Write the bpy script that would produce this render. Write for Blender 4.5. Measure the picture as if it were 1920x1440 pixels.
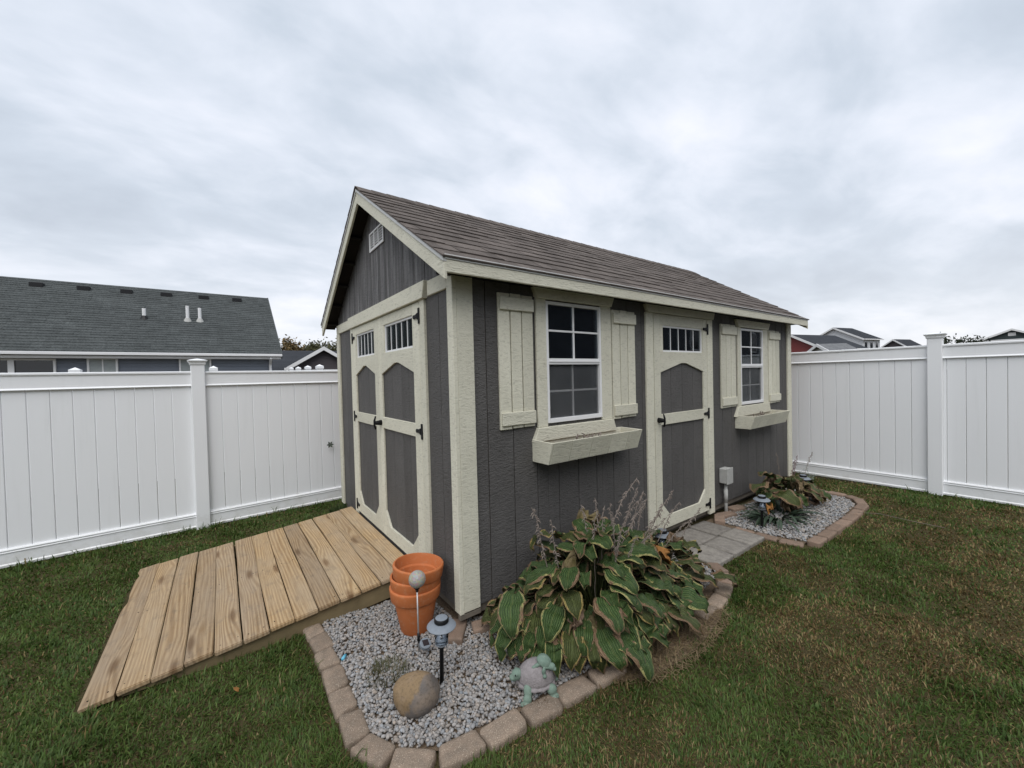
import bpy, bmesh, math, random
import numpy as np
from mathutils import Vector, Matrix, noise

for o in list(bpy.data.objects):
    bpy.data.objects.remove(o)
scene = bpy.context.scene
COL = scene.collection
rnd = random.Random(7)
rng = np.random.default_rng(7)

# ---------------------------------------------------------------- camera
CAM = np.array([-1.166, -2.171, 1.579])
YAW, PITCH, ROLL, FPX = 0.939, 0.018, -0.025, 746.8
cf = np.array([math.cos(PITCH) * math.cos(YAW), math.cos(PITCH) * math.sin(YAW), -math.sin(PITCH)])
cr = np.cross(cf, [0, 0, 1]); cr /= np.linalg.norm(cr)
cu = np.cross(cr, cf)
cr, cu = math.cos(ROLL) * cr + math.sin(ROLL) * cu, -math.sin(ROLL) * cr + math.cos(ROLL) * cu
cd = bpy.data.cameras.new('camera')
cam = bpy.data.objects.new('camera', cd); COL.objects.link(cam)
cam.matrix_world = Matrix(((cr[0], cu[0], -cf[0], CAM[0]), (cr[1], cu[1], -cf[1], CAM[1]),
                           (cr[2], cu[2], -cf[2], CAM[2]), (0, 0, 0, 1)))
cd.sensor_width = 36.0
cd.lens = FPX / 1920 * 36.0
cd.clip_start = 0.05
cd.clip_end = 2000
scene.camera = cam


def ray(px, py):
    """direction of a pixel of the 1920x1440 photograph"""
    return cf + (px - 960) / FPX * cr - (py - 720) / FPX * cu


def at_y(px, py, y):
    d = ray(px, py); return CAM + d * ((y - CAM[1]) / d[1])


def at_dist(px, py, s):
    d = ray(px, py); d = d / np.linalg.norm(d[:2]); return CAM + d * s


# ---------------------------------------------------------------- world: overcast sky
SUN_EL, SUN_AZ = math.radians(55), math.radians(230)   # direction the light comes from (azimuth from +X)
world = bpy.data.worlds.new('World'); scene.world = world; world.use_nodes = True
nt = world.node_tree; nt.nodes.clear()


def node(nt, typ, **kw):
    n = nt.nodes.new(typ)
    for k, v in kw.items():
        if k.startswith('_'):
            setattr(n, k[1:], v)
        else:
            key = int(k[1:]) if k[0] == 'i' and k[1:].isdigit() else k.replace('__', ' ')
            s = n.inputs[key]
            if hasattr(v, 'is_linked') or isinstance(v, bpy.types.NodeSocket):
                nt.links.new(v, s)
            else:
                s.default_value = v
    return n


def ramp(nt, fac, stops, interp='LINEAR'):
    n = nt.nodes.new('ShaderNodeValToRGB')
    n.color_ramp.interpolation = interp
    e = n.color_ramp.elements
    while len(e) < len(stops):
        e.new(0.5)
    for i, (p, c) in enumerate(stops):
        e[i].position = p
        e[i].color = (c[0], c[1], c[2], 1) if hasattr(c, '__len__') else (c, c, c, 1)
    nt.links.new(fac, n.inputs[0])
    return n.outputs[0]


def mixc(nt, fac, a, b, blend='MIX'):
    n = nt.nodes.new('ShaderNodeMix'); n.data_type = 'RGBA'; n.blend_type = blend
    for s, v in ((n.inputs[0], fac), (n.inputs[6], a), (n.inputs[7], b)):
        if isinstance(v, bpy.types.NodeSocket):
            nt.links.new(v, s)
        elif hasattr(v, '__len__'):
            s.default_value = (*v[:3], 1)
        else:
            s.default_value = v
    return n.outputs[2]


def mth(nt, op, a, b=0.0, c=None, clamp=False):
    n = nt.nodes.new('ShaderNodeMath'); n.operation = op; n.use_clamp = clamp
    for i, v in enumerate((a, b, c)):
        if v is None:
            continue
        if isinstance(v, bpy.types.NodeSocket):
            nt.links.new(v, n.inputs[i])
        else:
            n.inputs[i].default_value = v
    return n.outputs[0]


tc = node(nt, 'ShaderNodeTexCoord')
sep = node(nt, 'ShaderNodeSeparateXYZ', i0=tc.outputs['Generated'])
zc = mth(nt, 'ADD', mth(nt, 'MAXIMUM', sep.outputs[2], 0.0), 0.26)
pu = mth(nt, 'DIVIDE', sep.outputs[0], zc)
pv = mth(nt, 'DIVIDE', sep.outputs[1], zc)
cmb = node(nt, 'ShaderNodeCombineXYZ', i0=pu, i1=pv, i2=0.0)
mp = node(nt, 'ShaderNodeMapping', i0=cmb.outputs[0]); mp.inputs[2].default_value = (0, 0, 0.5); mp.inputs[3].default_value = (0.8, 1.15, 1)
n1 = node(nt, 'ShaderNodeTexNoise', Vector=mp.outputs[0], Scale=0.95, Detail=6.0, Roughness=0.5, Distortion=0.35)
n2 = node(nt, 'ShaderNodeTexNoise', Vector=mp.outputs[0], Scale=3.4, Detail=6.0, Roughness=0.55, Distortion=0.3)
cl = mth(nt, 'ADD', mth(nt, 'MULTIPLY', n1.outputs[0], 0.68), mth(nt, 'MULTIPLY', n2.outputs[0], 0.32))
clouds = ramp(nt, cl, [(0.35, (0.49, 0.55, 0.635)), (0.44, (0.585, 0.65, 0.74)), (0.52, (0.735, 0.785, 0.875)), (0.60, (0.88, 0.90, 0.975)), (0.68, (1.0, 1.0, 1.04))])
hz = mth(nt, 'POWER', mth(nt, 'SUBTRACT', 1.0, mth(nt, 'MAXIMUM', sep.outputs[2], 0.0)), 5.0, clamp=True)
clouds = mixc(nt, mth(nt, 'MULTIPLY', hz, 0.55), clouds, (0.93, 0.905, 0.90))
sky = node(nt, 'ShaderNodeTexSky', _sky_type='NISHITA', _sun_disc=False, _sun_elevation=SUN_EL)
sky.sun_rotation = math.pi / 2 - SUN_AZ
skyc = mixc(nt, 1.0, sky.outputs[0], (0.1, 0.1, 0.1), 'MULTIPLY')
full = mixc(nt, 0.93, skyc, clouds)
bg = node(nt, 'ShaderNodeBackground', Color=full, Strength=0.84)
out = node(nt, 'ShaderNodeOutputWorld', i0=bg.outputs[0])

sl = bpy.data.lights.new('sun', 'SUN'); sl.energy = 1.5; sl.angle = math.radians(50); sl.color = (1.0, 0.975, 0.94)
sun = bpy.data.objects.new('sun', sl); COL.objects.link(sun)
sd = Vector((math.cos(SUN_EL) * math.cos(SUN_AZ), math.cos(SUN_EL) * math.sin(SUN_AZ), math.sin(SUN_EL)))
sun.rotation_euler = sd.to_track_quat('Z', 'Y').to_euler()
sun.location = sd * 30

vs = scene.view_settings
vs.view_transform = 'Standard'; vs.look = 'None'; vs.gamma = 1.0; vs.exposure = 0.45; vs.use_curve_mapping = False

# ---------------------------------------------------------------- object helpers


def link(o, parent=None):
    COL.objects.link(o)
    if parent is not None:
        o.parent = parent
    return o


def tag(o, label=None, cat=None, group=None, kind=None):
    if label: o['label'] = label
    if cat: o['category'] = cat
    if group: o['group'] = group
    if kind: o['kind'] = kind
    return o


def empty(name, loc=(0, 0, 0), rz=0.0, label=None, cat=None, group=None):
    o = bpy.data.objects.new(name, None); o.location = loc; o.rotation_euler = (0, 0, rz)
    o.empty_display_size = 0.1
    COL.objects.link(o)
    return tag(o, label, cat, group)


def mesh(name, verts, faces, mat, smooth=False):
    me = bpy.data.meshes.new(name)
    me.from_pydata([tuple(v) for v in verts], [], faces)
    if mat: me.materials.append(mat)
    if smooth: me.polygons.foreach_set('use_smooth', [True] * len(me.polygons))
    me.update()
    return me


def obj(name, me, parent=None, loc=None):
    o = bpy.data.objects.new(name, me)
    if loc is not None: o.location = loc
    return link(o, parent)


def bm_obj(name, bm, mat, parent=None, smooth=False, loc=None):
    me = bpy.data.meshes.new(name)
    bmesh.ops.recalc_face_normals(bm, faces=bm.faces)
    bm.to_mesh(me); bm.free()
    if mat: me.materials.append(mat)
    if smooth: me.polygons.foreach_set('use_smooth', [True] * len(me.polygons))
    return obj(name, me, parent, loc)


def bm_box(bm, lo, hi):
    x0, y0, z0 = lo; x1, y1, z1 = hi
    v = [bm.verts.new(p) for p in ((x0, y0, z0), (x1, y0, z0), (x1, y1, z0), (x0, y1, z0), (x0, y0, z1), (x1, y0, z1), (x1, y1, z1), (x0, y1, z1))]
    for f in ((0, 3, 2, 1), (4, 5, 6, 7), (0, 1, 5, 4), (1, 2, 6, 5), (2, 3, 7, 6), (3, 0, 4, 7)):
        bm.faces.new([v[i] for i in f])


def bevel(bm, off, seg=1):
    if off:
        bmesh.ops.bevel(bm, geom=list(bm.edges), offset=off, segments=seg, affect='EDGES', clamp_overlap=True)


def box(name, lo, hi, mat, parent=None, bev=0.002):
    bm = bmesh.new(); bm_box(bm, [min(a, b) for a, b in zip(lo, hi)], [max(a, b) for a, b in zip(lo, hi)]); bevel(bm, bev)
    return bm_obj(name, bm, mat, parent)


def prism(name, poly, d0, d1, wall, mat, parent=None, bev=0.002):
    """polygon (u, z) on a wall plane, extruded outwards from d0 to d1; wall 'F' = front (-Y), 'G' = gable (-X)"""
    def P(u, z, d): return (u, -d, z) if wall == 'F' else (-d, u, z)
    bm = bmesh.new()
    a = [bm.verts.new(P(u, z, d0)) for u, z in poly]
    b = [bm.verts.new(P(u, z, d1)) for u, z in poly]
    n = len(poly)
    bm.faces.new(a); bm.faces.new(b[::-1])
    for i in range(n):
        bm.faces.new((a[i], b[i], b[(i + 1) % n], a[(i + 1) % n]))
    bmesh.ops.recalc_face_normals(bm, faces=bm.faces)
    bevel(bm, bev)
    return bm_obj(name, bm, mat, parent)


def rect(u0, z0, u1, z1): return [(u0, z0), (u1, z0), (u1, z1), (u0, z1)]


def bm_lathe(bm, prof, seg=24, center=(0, 0), close=False):
    rings = []
    for r, z in prof:
        if r < 1e-5:
            rings.append([bm.verts.new((center[0], center[1], z))])
        else:
            rings.append([bm.verts.new((center[0] + r * math.cos(2 * math.pi * k / seg), center[1] + r * math.sin(2 * math.pi * k / seg), z)) for k in range(seg)])
    for A, B in zip(rings, rings[1:]):
        for k in range(seg):
            k2 = (k + 1) % seg
            if len(A) == 1 and len(B) == 1: continue
            if len(A) == 1: bm.faces.new((A[0], B[k], B[k2]))
            elif len(B) == 1: bm.faces.new((A[k], A[k2], B[0]))
            else: bm.faces.new((A[k], A[k2], B[k2], B[k]))
    return bm


def lathe(name, prof, mat, parent=None, seg=24, loc=None, smooth=True):
    bm = bmesh.new(); bm_lathe(bm, prof, seg)
    o = bm_obj(name, bm, mat, parent, smooth, loc)
    return o


def autosmooth(o, ang=35):
    me = o.data
    bm = bmesh.new(); bm.from_mesh(me)
    for e in bm.edges:
        e.smooth = not (len(e.link_faces) == 2 and e.calc_face_angle(0) > math.radians(ang))
    for f in bm.faces: f.smooth = True
    bm.to_mesh(me); bm.free()
    return o


def bm_tube(bm, pts, radii, seg=6):
    pts = [Vector(p) for p in pts]
    if not hasattr(radii, '__len__'): radii = [radii] * len(pts)
    rings = []
    for i, p in enumerate(pts):
        t = (pts[min(i + 1, len(pts) - 1)] - pts[max(i - 1, 0)]).normalized()
        a = t.cross(Vector((0.31, 0.87, 0.39))).normalized(); b = t.cross(a)
        rings.append([bm.verts.new(p + radii[i] * (math.cos(2 * math.pi * k / seg) * a + math.sin(2 * math.pi * k / seg) * b)) for k in range(seg)])
    for A, B in zip(rings, rings[1:]):
        for k in range(seg):
            bm.faces.new((A[k], A[(k + 1) % seg], B[(k + 1) % seg], B[k]))
    bm.faces.new(rings[0][::-1]); bm.faces.new(rings[-1])


def gz(x, y):
    return -0.02 * np.clip(y, -8, 8)


# ---------------------------------------------------------------- materials
def material(name):
    m = bpy.data.materials.new(name); m.use_nodes = True
    t = m.node_tree; t.nodes.clear()
    o = t.nodes.new('ShaderNodeOutputMaterial')
    b = t.nodes.new('ShaderNodeBsdfPrincipled')
    t.links.new(b.outputs[0], o.inputs[0])
    return m, t, b


def setc(t, b, col, rough=0.6, spec=0.4):
    for k, v in (('Base Color', col), ('Roughness', rough), ('Specular IOR Level', spec)):
        if isinstance(v, bpy.types.NodeSocket): t.links.new(v, b.inputs[k])
        elif hasattr(v, '__len__'): b.inputs[k].default_value = (*v, 1)
        else: b.inputs[k].default_value = v


def bump(t, b, h, strength=0.3, dist=0.01):
    n = node(t, 'ShaderNodeBump', Strength=strength, Distance=dist, Height=h)
    t.links.new(n.outputs[0], b.inputs['Normal'])


def coords(t, scale=(1, 1, 1), kind='Object', rand=0.0):
    c = node(t, 'ShaderNodeTexCoord').outputs[kind]
    if rand:
        oi = node(t, 'ShaderNodeObjectInfo')
        off = mth(t, 'MULTIPLY', oi.outputs['Random'], rand)
        cv = node(t, 'ShaderNodeCombineXYZ', i0=off, i1=off, i2=off)
        c = node(t, 'ShaderNodeVectorMath', _operation='ADD', i0=c, i1=cv.outputs[0]).outputs[0]
    m = node(t, 'ShaderNodeMapping', i0=c); m.inputs[3].default_value = scale
    return m.outputs[0]


def nz(t, vec, scale, detail=4.0, rough=0.55, dist=0.0):
    return node(t, 'ShaderNodeTexNoise', Vector=vec, Scale=scale, Detail=detail, Roughness=rough, Distortion=dist).outputs[0]


def orand(t): return node(t, 'ShaderNodeObjectInfo').outputs['Random']


def painted_wood(name, col, dark, axis='z', emboss=0.5, worn=None):
    """embossed painted composite siding; ripples run across the board"""
    m, t, b = material(name)
    s = {'z': (1, 1, 0.5), 'x': (0.28, 1, 1), 'y': (1, 0.28, 1)}[axis]
    v = coords(t, s, rand=3.0)
    sc = {'z': (0.5, 0.5, 1.5), 'x': (0.4, 1, 1.6), 'y': (1, 0.4, 1.6)}[axis]
    v2 = coords(t, sc, rand=3.0)
    ripple = nz(t, v2, 55, 3.0, 0.6, 0.9)
    fine = nz(t, v, 190, 3.0, 0.6)
    big = nz(t, v, 5, 4.0, 0.6)
    c = mixc(t, ramp(t, big, [(0.3, 0.0), (0.72, 1.0)]), col, dark)
    if worn:
        st = nz(t, coords(t, (26, 26, 1.1), rand=3.0), 1.0, 5.0, 0.65)
        c = mixc(t, mth(t, 'MULTIPLY', ramp(t, st, [(0.46, 0.0), (0.64, 1.0)]), 0.85), c, worn)
    br = mth(t, 'MULTIPLY_ADD', orand(t), 0.14, 0.93)
    c = mixc(t, 1.0, c, node(t, 'ShaderNodeCombineXYZ', i0=br, i1=br, i2=br).outputs[0], 'MULTIPLY')
    c = mixc(t, mth(t, 'MULTIPLY', ramp(t, ripple, [(0.30, 1.0), (0.48, 0.0)]), 0.42), c, tuple(x * 0.5 for x in dark))
    setc(t, b, c, 0.62, 0.25)
    h = mth(t, 'ADD', mth(t, 'MULTIPLY', ripple, 1.0), mth(t, 'MULTIPLY', fine, 0.3))
    bump(t, b, h, emboss, 0.012)
    return m


CREAM = (0.675, 0.655, 0.540); CREAM_D = (0.585, 0.566, 0.460)
M = {}
M['cream'] = painted_wood('cream_paint_upright', CREAM, CREAM_D, 'z', 0.32)
M['cream_x'] = painted_wood('cream_paint_level', CREAM, CREAM_D, 'x', 0.5)
M['cream_y'] = painted_wood('cream_paint_level_gable', CREAM, CREAM_D, 'y', 0.5)
M['siding'] = painted_wood('grey_paint', (0.110, 0.105, 0.101), (0.086, 0.082, 0.079), 'z', 0.8)
M['siding_worn'] = painted_wood('grey_paint_worn', (0.110, 0.106, 0.105), (0.080, 0.077, 0.076), 'z', 1.0, worn=(0.235, 0.23, 0.23))


def simple(name, col, rough=0.6, spec=0.4, var=0.12, scale=12.0, bmp=0.0, bscale=80.0, metallic=0.0):
    m, t, b = material(name)
    v = coords(t, rand=5.0)
    f = nz(t, v, scale, 5.0, 0.6)
    c = mixc(t, f, tuple(x * (1 - var) for x in col), tuple(min(1, x * (1 + var)) for x in col))
    setc(t, b, c, rough, spec)
    b.inputs['Metallic'].default_value = metallic
    if bmp: bump(t, b, nz(t, v, bscale, 4.0, 0.6), bmp, 0.004)
    return m


M['inside'] = simple('bare_plywood', (0.22, 0.15, 0.09), 0.85, 0.1, 0.3, 4.0)
M['vinyl'] = simple('white_vinyl', (0.80, 0.815, 0.825), 0.38, 0.4, 0.025, 1.6)
m, t, b = material('white_vinyl_fence')
v = coords(t)
c = mixc(t, nz(t, v, 1.6, 4.0), (0.83, 0.84, 0.85), (0.855, 0.865, 0.875))
sz = node(t, 'ShaderNodeSeparateXYZ', i0=v).outputs[2]
sp = mth(t, 'ADD', mth(t, 'MULTIPLY', nz(t, v, 7.0, 5.0, 0.7), 0.9), mth(t, 'MULTIPLY', sz, -1.1))
c = mixc(t, mth(t, 'MULTIPLY', ramp(t, sp, [(0.36, 0.0), (0.62, 1.0)]), 0.30), c, (0.36, 0.34, 0.25))
sk_ = nz(t, coords(t, (9, 9, 0.6)), 2.0, 4.0, 0.6)
c = mixc(t, mth(t, 'MULTIPLY', ramp(t, sk_, [(0.55, 0.0), (0.75, 1.0)]), 0.10), c, (0.5, 0.51, 0.48))
setc(t, b, c, 0.4, 0.4)
M['vinyl'] = m
M['white'] = simple('white_window_vinyl', (0.78, 0.78, 0.78), 0.35, 0.4, 0.03, 5)
M['black'] = simple('black_iron', (0.008, 0.008, 0.009), 0.6, 0.2, 0.3, 30, 0.2)
M['blackplastic'] = simple('black_plastic', (0.009, 0.009, 0.010), 0.45, 0.3, 0.2, 20)
M['flash'] = simple('drip_edge_metal', (0.50, 0.50, 0.485), 0.4, 0.5, 0.12, 8)
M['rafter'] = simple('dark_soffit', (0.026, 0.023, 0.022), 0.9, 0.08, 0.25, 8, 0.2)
M['skid'] = simple('weathered_skid', (0.16, 0.14, 0.115), 0.85, 0.15, 0.35, 14, 0.4, 60)
M['pipe'] = simple('grey_conduit', (0.40, 0.40, 0.38), 0.5, 0.3, 0.25, 30, 0.1)
M['terra'] = None


def glass(name, tint, refl=1.0):
    m = bpy.data.materials.new(name); m.use_nodes = True
    t = m.node_tree; t.nodes.clear()
    o = t.nodes.new('ShaderNodeOutputMaterial')
    tr = node(t, 'ShaderNodeBsdfTransparent', Color=(*tint, 1))
    wob = nz(t, coords(t), 2.5, 2.0)
    bn = node(t, 'ShaderNodeBump', Strength=0.02, Distance=0.02, Height=wob)
    gl = node(t, 'ShaderNodeBsdfGlossy', Color=(0.95, 0.97, 1, 1), Roughness=0.015, Normal=bn.outputs[0])
    fr = node(t, 'ShaderNodeFresnel', IOR=1.5)
    mx = node(t, 'ShaderNodeMixShader', i0=mth(t, 'MULTIPLY', fr.outputs[0], refl, clamp=True), i1=tr.outputs[0], i2=gl.outputs[0])
    t.links.new(mx.outputs[0], o.inputs[0])
    return m


M['glass'] = glass('window_glass', (0.42, 0.45, 0.46), 0.7)
m = bpy.data.materials.new('insect_screen'); m.use_nodes = True
t = m.node_tree; t.nodes.clear()
om = t.nodes.new('ShaderNodeOutputMaterial')
wv = nz(t, coords(t), 3.0, 3.0)
df = node(t, 'ShaderNodeBsdfDiffuse', Color=ramp(t, wv, [(0.3, (0.10, 0.105, 0.11)), (0.7, (0.16, 0.165, 0.17))]))
mx = node(t, 'ShaderNodeMixShader', i0=0.33, i1=node(t, 'ShaderNodeBsdfTransparent').outputs[0], i2=df.outputs[0])
t.links.new(mx.outputs[0], om.inputs[0])
M['screen'] = m
M['lampglass'] = glass('lamp_glass', (0.82, 0.84, 0.84), 1.2)


def mat_shingle(name, c1, c2, scale=1.0):
    m, t, b = material(name)
    v = coords(t, rand=4.0)
    g = nz(t, v, 420 * scale, 2.0, 0.7)
    mid = nz(t, v, 14 * scale, 4.0, 0.6)
    c = mixc(t, ramp(t, g, [(0.35, 0.0), (0.65, 1.0)]), c1, c2)
    c = mixc(t, ramp(t, mid, [(0.3, 0.0), (0.75, 0.35)]), c, tuple(x * 0.6 for x in c1))
    o = orand(t)
    sx = node(t, 'ShaderNodeSeparateXYZ', i0=node(t, 'ShaderNodeTexCoord').outputs['Object'])
    cell = mth(t, 'FLOOR', mth(t, 'MULTIPLY_ADD', sx.outputs[0], 11.0 * (scale if scale < 1 else 1.0) * (7 if scale < 1 else 1), mth(t, 'MULTIPLY', o, 37.0)))
    wn = node(t, 'ShaderNodeTexWhiteNoise', _noise_dimensions='2D', Vector=node(t, 'ShaderNodeCombineXYZ', i0=cell, i1=mth(t, 'ADD', mth(t, 'MULTIPLY', o, 91.0), mth(t, 'FLOOR', mth(t, 'MULTIPLY', sx.outputs[2], 10.5)) if scale < 1 else 0.0)).outputs[0])
    br = mth(t, 'ADD', mth(t, 'MULTIPLY', o, 0.16), mth(t, 'MULTIPLY_ADD', wn.outputs[0], 0.42 if scale >= 1 else 0.2, 0.72 if scale >= 1 else 0.78))
    c = mixc(t, 1.0, c, node(t, 'ShaderNodeCombineXYZ', i0=br, i1=br, i2=br).outputs[0], 'MULTIPLY')
    setc(t, b, c, 0.92, 0.12)
    bump(t, b, g, 0.5, 0.003)
    return m


M['shingle'] = mat_shingle('brown_shingle', (0.098, 0.083, 0.074), (0.178, 0.153, 0.137))


def mat_ramp_wood():
    m, t, b = material('treated_pine')
    # plank length runs along local Y
    wv = coords(t, (1, 0.045, 1), rand=9.0)
    warp = nz(t, coords(t, (1, 0.12, 1), rand=9.0), 7.0, 2.0, 0.5)
    knotv = coords(t, (1, 0.42, 0.2), rand=17.0)
    kn = node(t, 'ShaderNodeTexVoronoi', _voronoi_dimensions='2D', Vector=knotv, Scale=4.2)
    kd = kn.outputs['Distance']
    kmask = ramp(t, kd, [(0.0, 1.0), (0.045, 0.85), (0.11, 0.0)])
    kwarp = ramp(t, kd, [(0.0, 1.0), (0.33, 0.0)])
    sx = node(t, 'ShaderNodeSeparateXYZ', i0=coords(t, (1, 1, 1), rand=9.0))
    ph = mth(t, 'ADD', mth(t, 'MULTIPLY', sx.outputs[0], 130.0), mth(t, 'MULTIPLY', warp, 17.0))
    ph = mth(t, 'ADD', ph, mth(t, 'MULTIPLY', kwarp, 4.5))
    ring = mth(t, 'MULTIPLY_ADD', mth(t, 'SINE', mth(t, 'MULTIPLY', ph, 2.6)), 0.5, 0.5)
    fib = nz(t, wv, 170, 4.0, 0.65)
    blot = nz(t, coords(t, (1, 0.5, 1), rand=9.0), 5.5, 4.0, 0.6)
    c = mixc(t, ramp(t, ring, [(0.1, 0.0), (0.9, 1.0)]), (0.285, 0.188, 0.098), (0.445, 0.325, 0.192))
    c = mixc(t, ramp(t, blot, [(0.36, 0.0), (0.68, 0.8)]), c, (0.375, 0.30, 0.215))
    c = mixc(t, mth(t, 'MULTIPLY', ramp(t, fib, [(0.32, 1.0), (0.54, 0.0)]), 0.55), c, (0.20, 0.14, 0.085))
    c = mixc(t, mth(t, 'MULTIPLY', kmask, 0.8), c, (0.12, 0.065, 0.03))
    dirt = nz(t, coords(t, rand=3.0), 17, 5.0, 0.7)
    c = mixc(t, mth(t, 'MULTIPLY', ramp(t, dirt, [(0.54, 0.0), (0.74, 1.0)]), 0.55), c, (0.16, 0.13, 0.10))
    o = orand(t)
    c = mixc(t, 1.0, c, ramp(t, o, [(0.0, (0.84, 0.82, 0.80)), (0.3, (1.10, 1.05, 0.95)), (0.55, (0.92, 0.92, 0.94)), (0.8, (1.16, 1.14, 1.08)), (1.0, (0.98, 0.92, 0.84))]), 'MULTIPLY')
    setc(t, b, c, 0.72, 0.25)
    bump(t, b, mth(t, 'ADD', mth(t, 'MULTIPLY', ring, 0.4), fib), 0.3, 0.003)
    return m


M['pine'] = mat_ramp_wood()
M['joist'] = simple('damp_pine', (0.20, 0.155, 0.085), 0.8, 0.2, 0.35, 9, 0.3, 60)


def mat_paver(name, base, alt, spk, speck=0.6):
    m, t, b = material(name)
    v = coords(t, rand=7.0)
    sp = nz(t, v, 260, 2.0, 0.7)
    mid = nz(t, v, 24, 5.0, 0.65)
    c = mixc(t, ramp(t, mid, [(0.35, 0.0), (0.7, 1.0)]), base, alt)
    c = mixc(t, mth(t, 'MULTIPLY', ramp(t, sp, [(0.58, 0.0), (0.68, 1.0)]), speck), c, spk)
    c = mixc(t, mth(t, 'MULTIPLY', ramp(t, sp, [(0.3, 1.0), (0.4, 0.0)]), 0.6), c, tuple(x * 0.4 for x in base))
    br = mth(t, 'MULTIPLY_ADD', orand(t), 0.34, 0.83)
    c = mixc(t, 1.0, c, node(t, 'ShaderNodeCombineXYZ', i0=br, i1=br, i2=br).outputs[0], 'MULTIPLY')
    setc(t, b, c, 0.9, 0.15)
    bump(t, b, mth(t, 'ADD', mid, mth(t, 'MULTIPLY', sp, 0.5)), 0.6, 0.006)
    return m


M['edging'] = mat_paver('tumbled_edging_stone', (0.262, 0.200, 0.150), (0.180, 0.145, 0.112), (0.56, 0.47, 0.38), 0.75)
M['edging_red'] = mat_paver('red_edging_stone', (0.265, 0.185, 0.138), (0.20, 0.15, 0.115), (0.46, 0.39, 0.32), 0.4)
M['paver'] = mat_paver('grey_paver', (0.27, 0.25, 0.22), (0.17, 0.155, 0.14), (0.42, 0.39, 0.35), 0.3)

m, t, b = material('terracotta')
v = coords(t, rand=2.0)
c = mixc(t, nz(t, v, 9, 5.0), (0.42, 0.122, 0.036), (0.52, 0.168, 0.058))
c = mixc(t, mth(t, 'MULTIPLY', ramp(t, nz(t, v, 30, 5.0, 0.7), [(0.52, 0.0), (0.75, 1.0)]), 0.4), c, (0.50, 0.33, 0.21))
setc(t, b, c, 0.68, 0.3); bump(t, b, nz(t, v, 220, 3.0), 0.08, 0.002)
M['terra'] = m

m, t, b = material('gravel_stone')
at = node(t, 'ShaderNodeVertexColor', _layer_name='Col')
v = coords(t)
c = mixc(t, nz(t, v, 130, 4.0, 0.65), (0.7, 0.7, 0.7), (1.25, 1.25, 1.25))
c = mixc(t, 1.0, at.outputs[0], c, 'MULTIPLY')
setc(t, b, c, 0.85, 0.2); bump(t, b, nz(t, v, 200, 3.0), 0.3, 0.003)
M['gravel'] = m

m, t, b = material('field_stone')
v = coords(t)
f1 = nz(t, v, 5.0, 4.0, 0.6, 0.3)
g = nz(t, v, 90, 5.0, 0.7)
sx = node(t, 'ShaderNodeSeparateXYZ', i0=coords(t))
band = mth(t, 'ADD', mth(t, 'ADD', mth(t, 'MULTIPLY', sx.outputs[0], 5.0), mth(t, 'MULTIPLY', sx.outputs[1], -2.6)), mth(t, 'MULTIPLY', f1, 1.0))
c = mixc(t, ramp(t, band, [(0.62, 0.0), (0.70, 1.0)]), (0.225, 0.155, 0.085), (0.13, 0.115, 0.105))
c = mixc(t, ramp(t, nz(t, v, 11, 4.0), [(0.45, 0.0), (0.7, 0.7)]), c, (0.29, 0.215, 0.15))
c = mixc(t, mth(t, 'MULTIPLY', ramp(t, g, [(0.35, 1.0), (0.5, 0.0)]), 0.55), c, (0.08, 0.06, 0.04))
setc(t, b, c, 0.75, 0.3); bump(t, b, g, 0.35, 0.004)
M['rock'] = m

m, t, b = material('lawn_blade')
at = node(t, 'ShaderNodeVertexColor', _layer_name='Col')
t.nodes.remove(b)
om = [n for n in t.nodes if n.type == 'OUTPUT_MATERIAL'][0]
df = node(t, 'ShaderNodeBsdfDiffuse', Color=at.outputs[0])
tl = node(t, 'ShaderNodeBsdfTranslucent', Color=at.outputs[0])
gl = node(t, 'ShaderNodeBsdfGlossy', Color=(0.5, 0.5, 0.5, 1), Roughness=0.55)
m1 = node(t, 'ShaderNodeMixShader', i0=0.3, i1=df.outputs[0], i2=tl.outputs[0])
m2 = node(t, 'ShaderNodeMixShader', i0=0.03, i1=m1.outputs[0], i2=gl.outputs[0])
t.links.new(m2.outputs[0], om.inputs[0])
M['blade'] = m

m, t, b = material('lawn_soil')
v = coords(t)
c = mixc(t, nz(t, v, 2.2, 5.0, 0.6), (0.045, 0.046, 0.018), (0.085, 0.064, 0.032))
c = mixc(t, nz(t, v, 60, 4.0, 0.7), c, (0.075, 0.062, 0.03))
setc(t, b, c, 0.95, 0.1); bump(t, b, nz(t, v, 70, 4.0), 0.8, 0.02)
M['soil'] = m

m, t, b = material('bare_earth')
v = coords(t)
c = mixc(t, nz(t, v, 9, 5.0, 0.6), (0.135, 0.095, 0.062), (0.20, 0.15, 0.105))
c = mixc(t, mth(t, 'MULTIPLY', ramp(t, nz(t, v, 120, 3.0, 0.7), [(0.55, 0.0), (0.68, 1.0)]), 0.5), c, (0.30, 0.24, 0.17))
setc(t, b, c, 0.95, 0.1); bump(t, b, nz(t, v, 60, 5.0, 0.65), 0.9, 0.02)
M['earth'] = m


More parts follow.
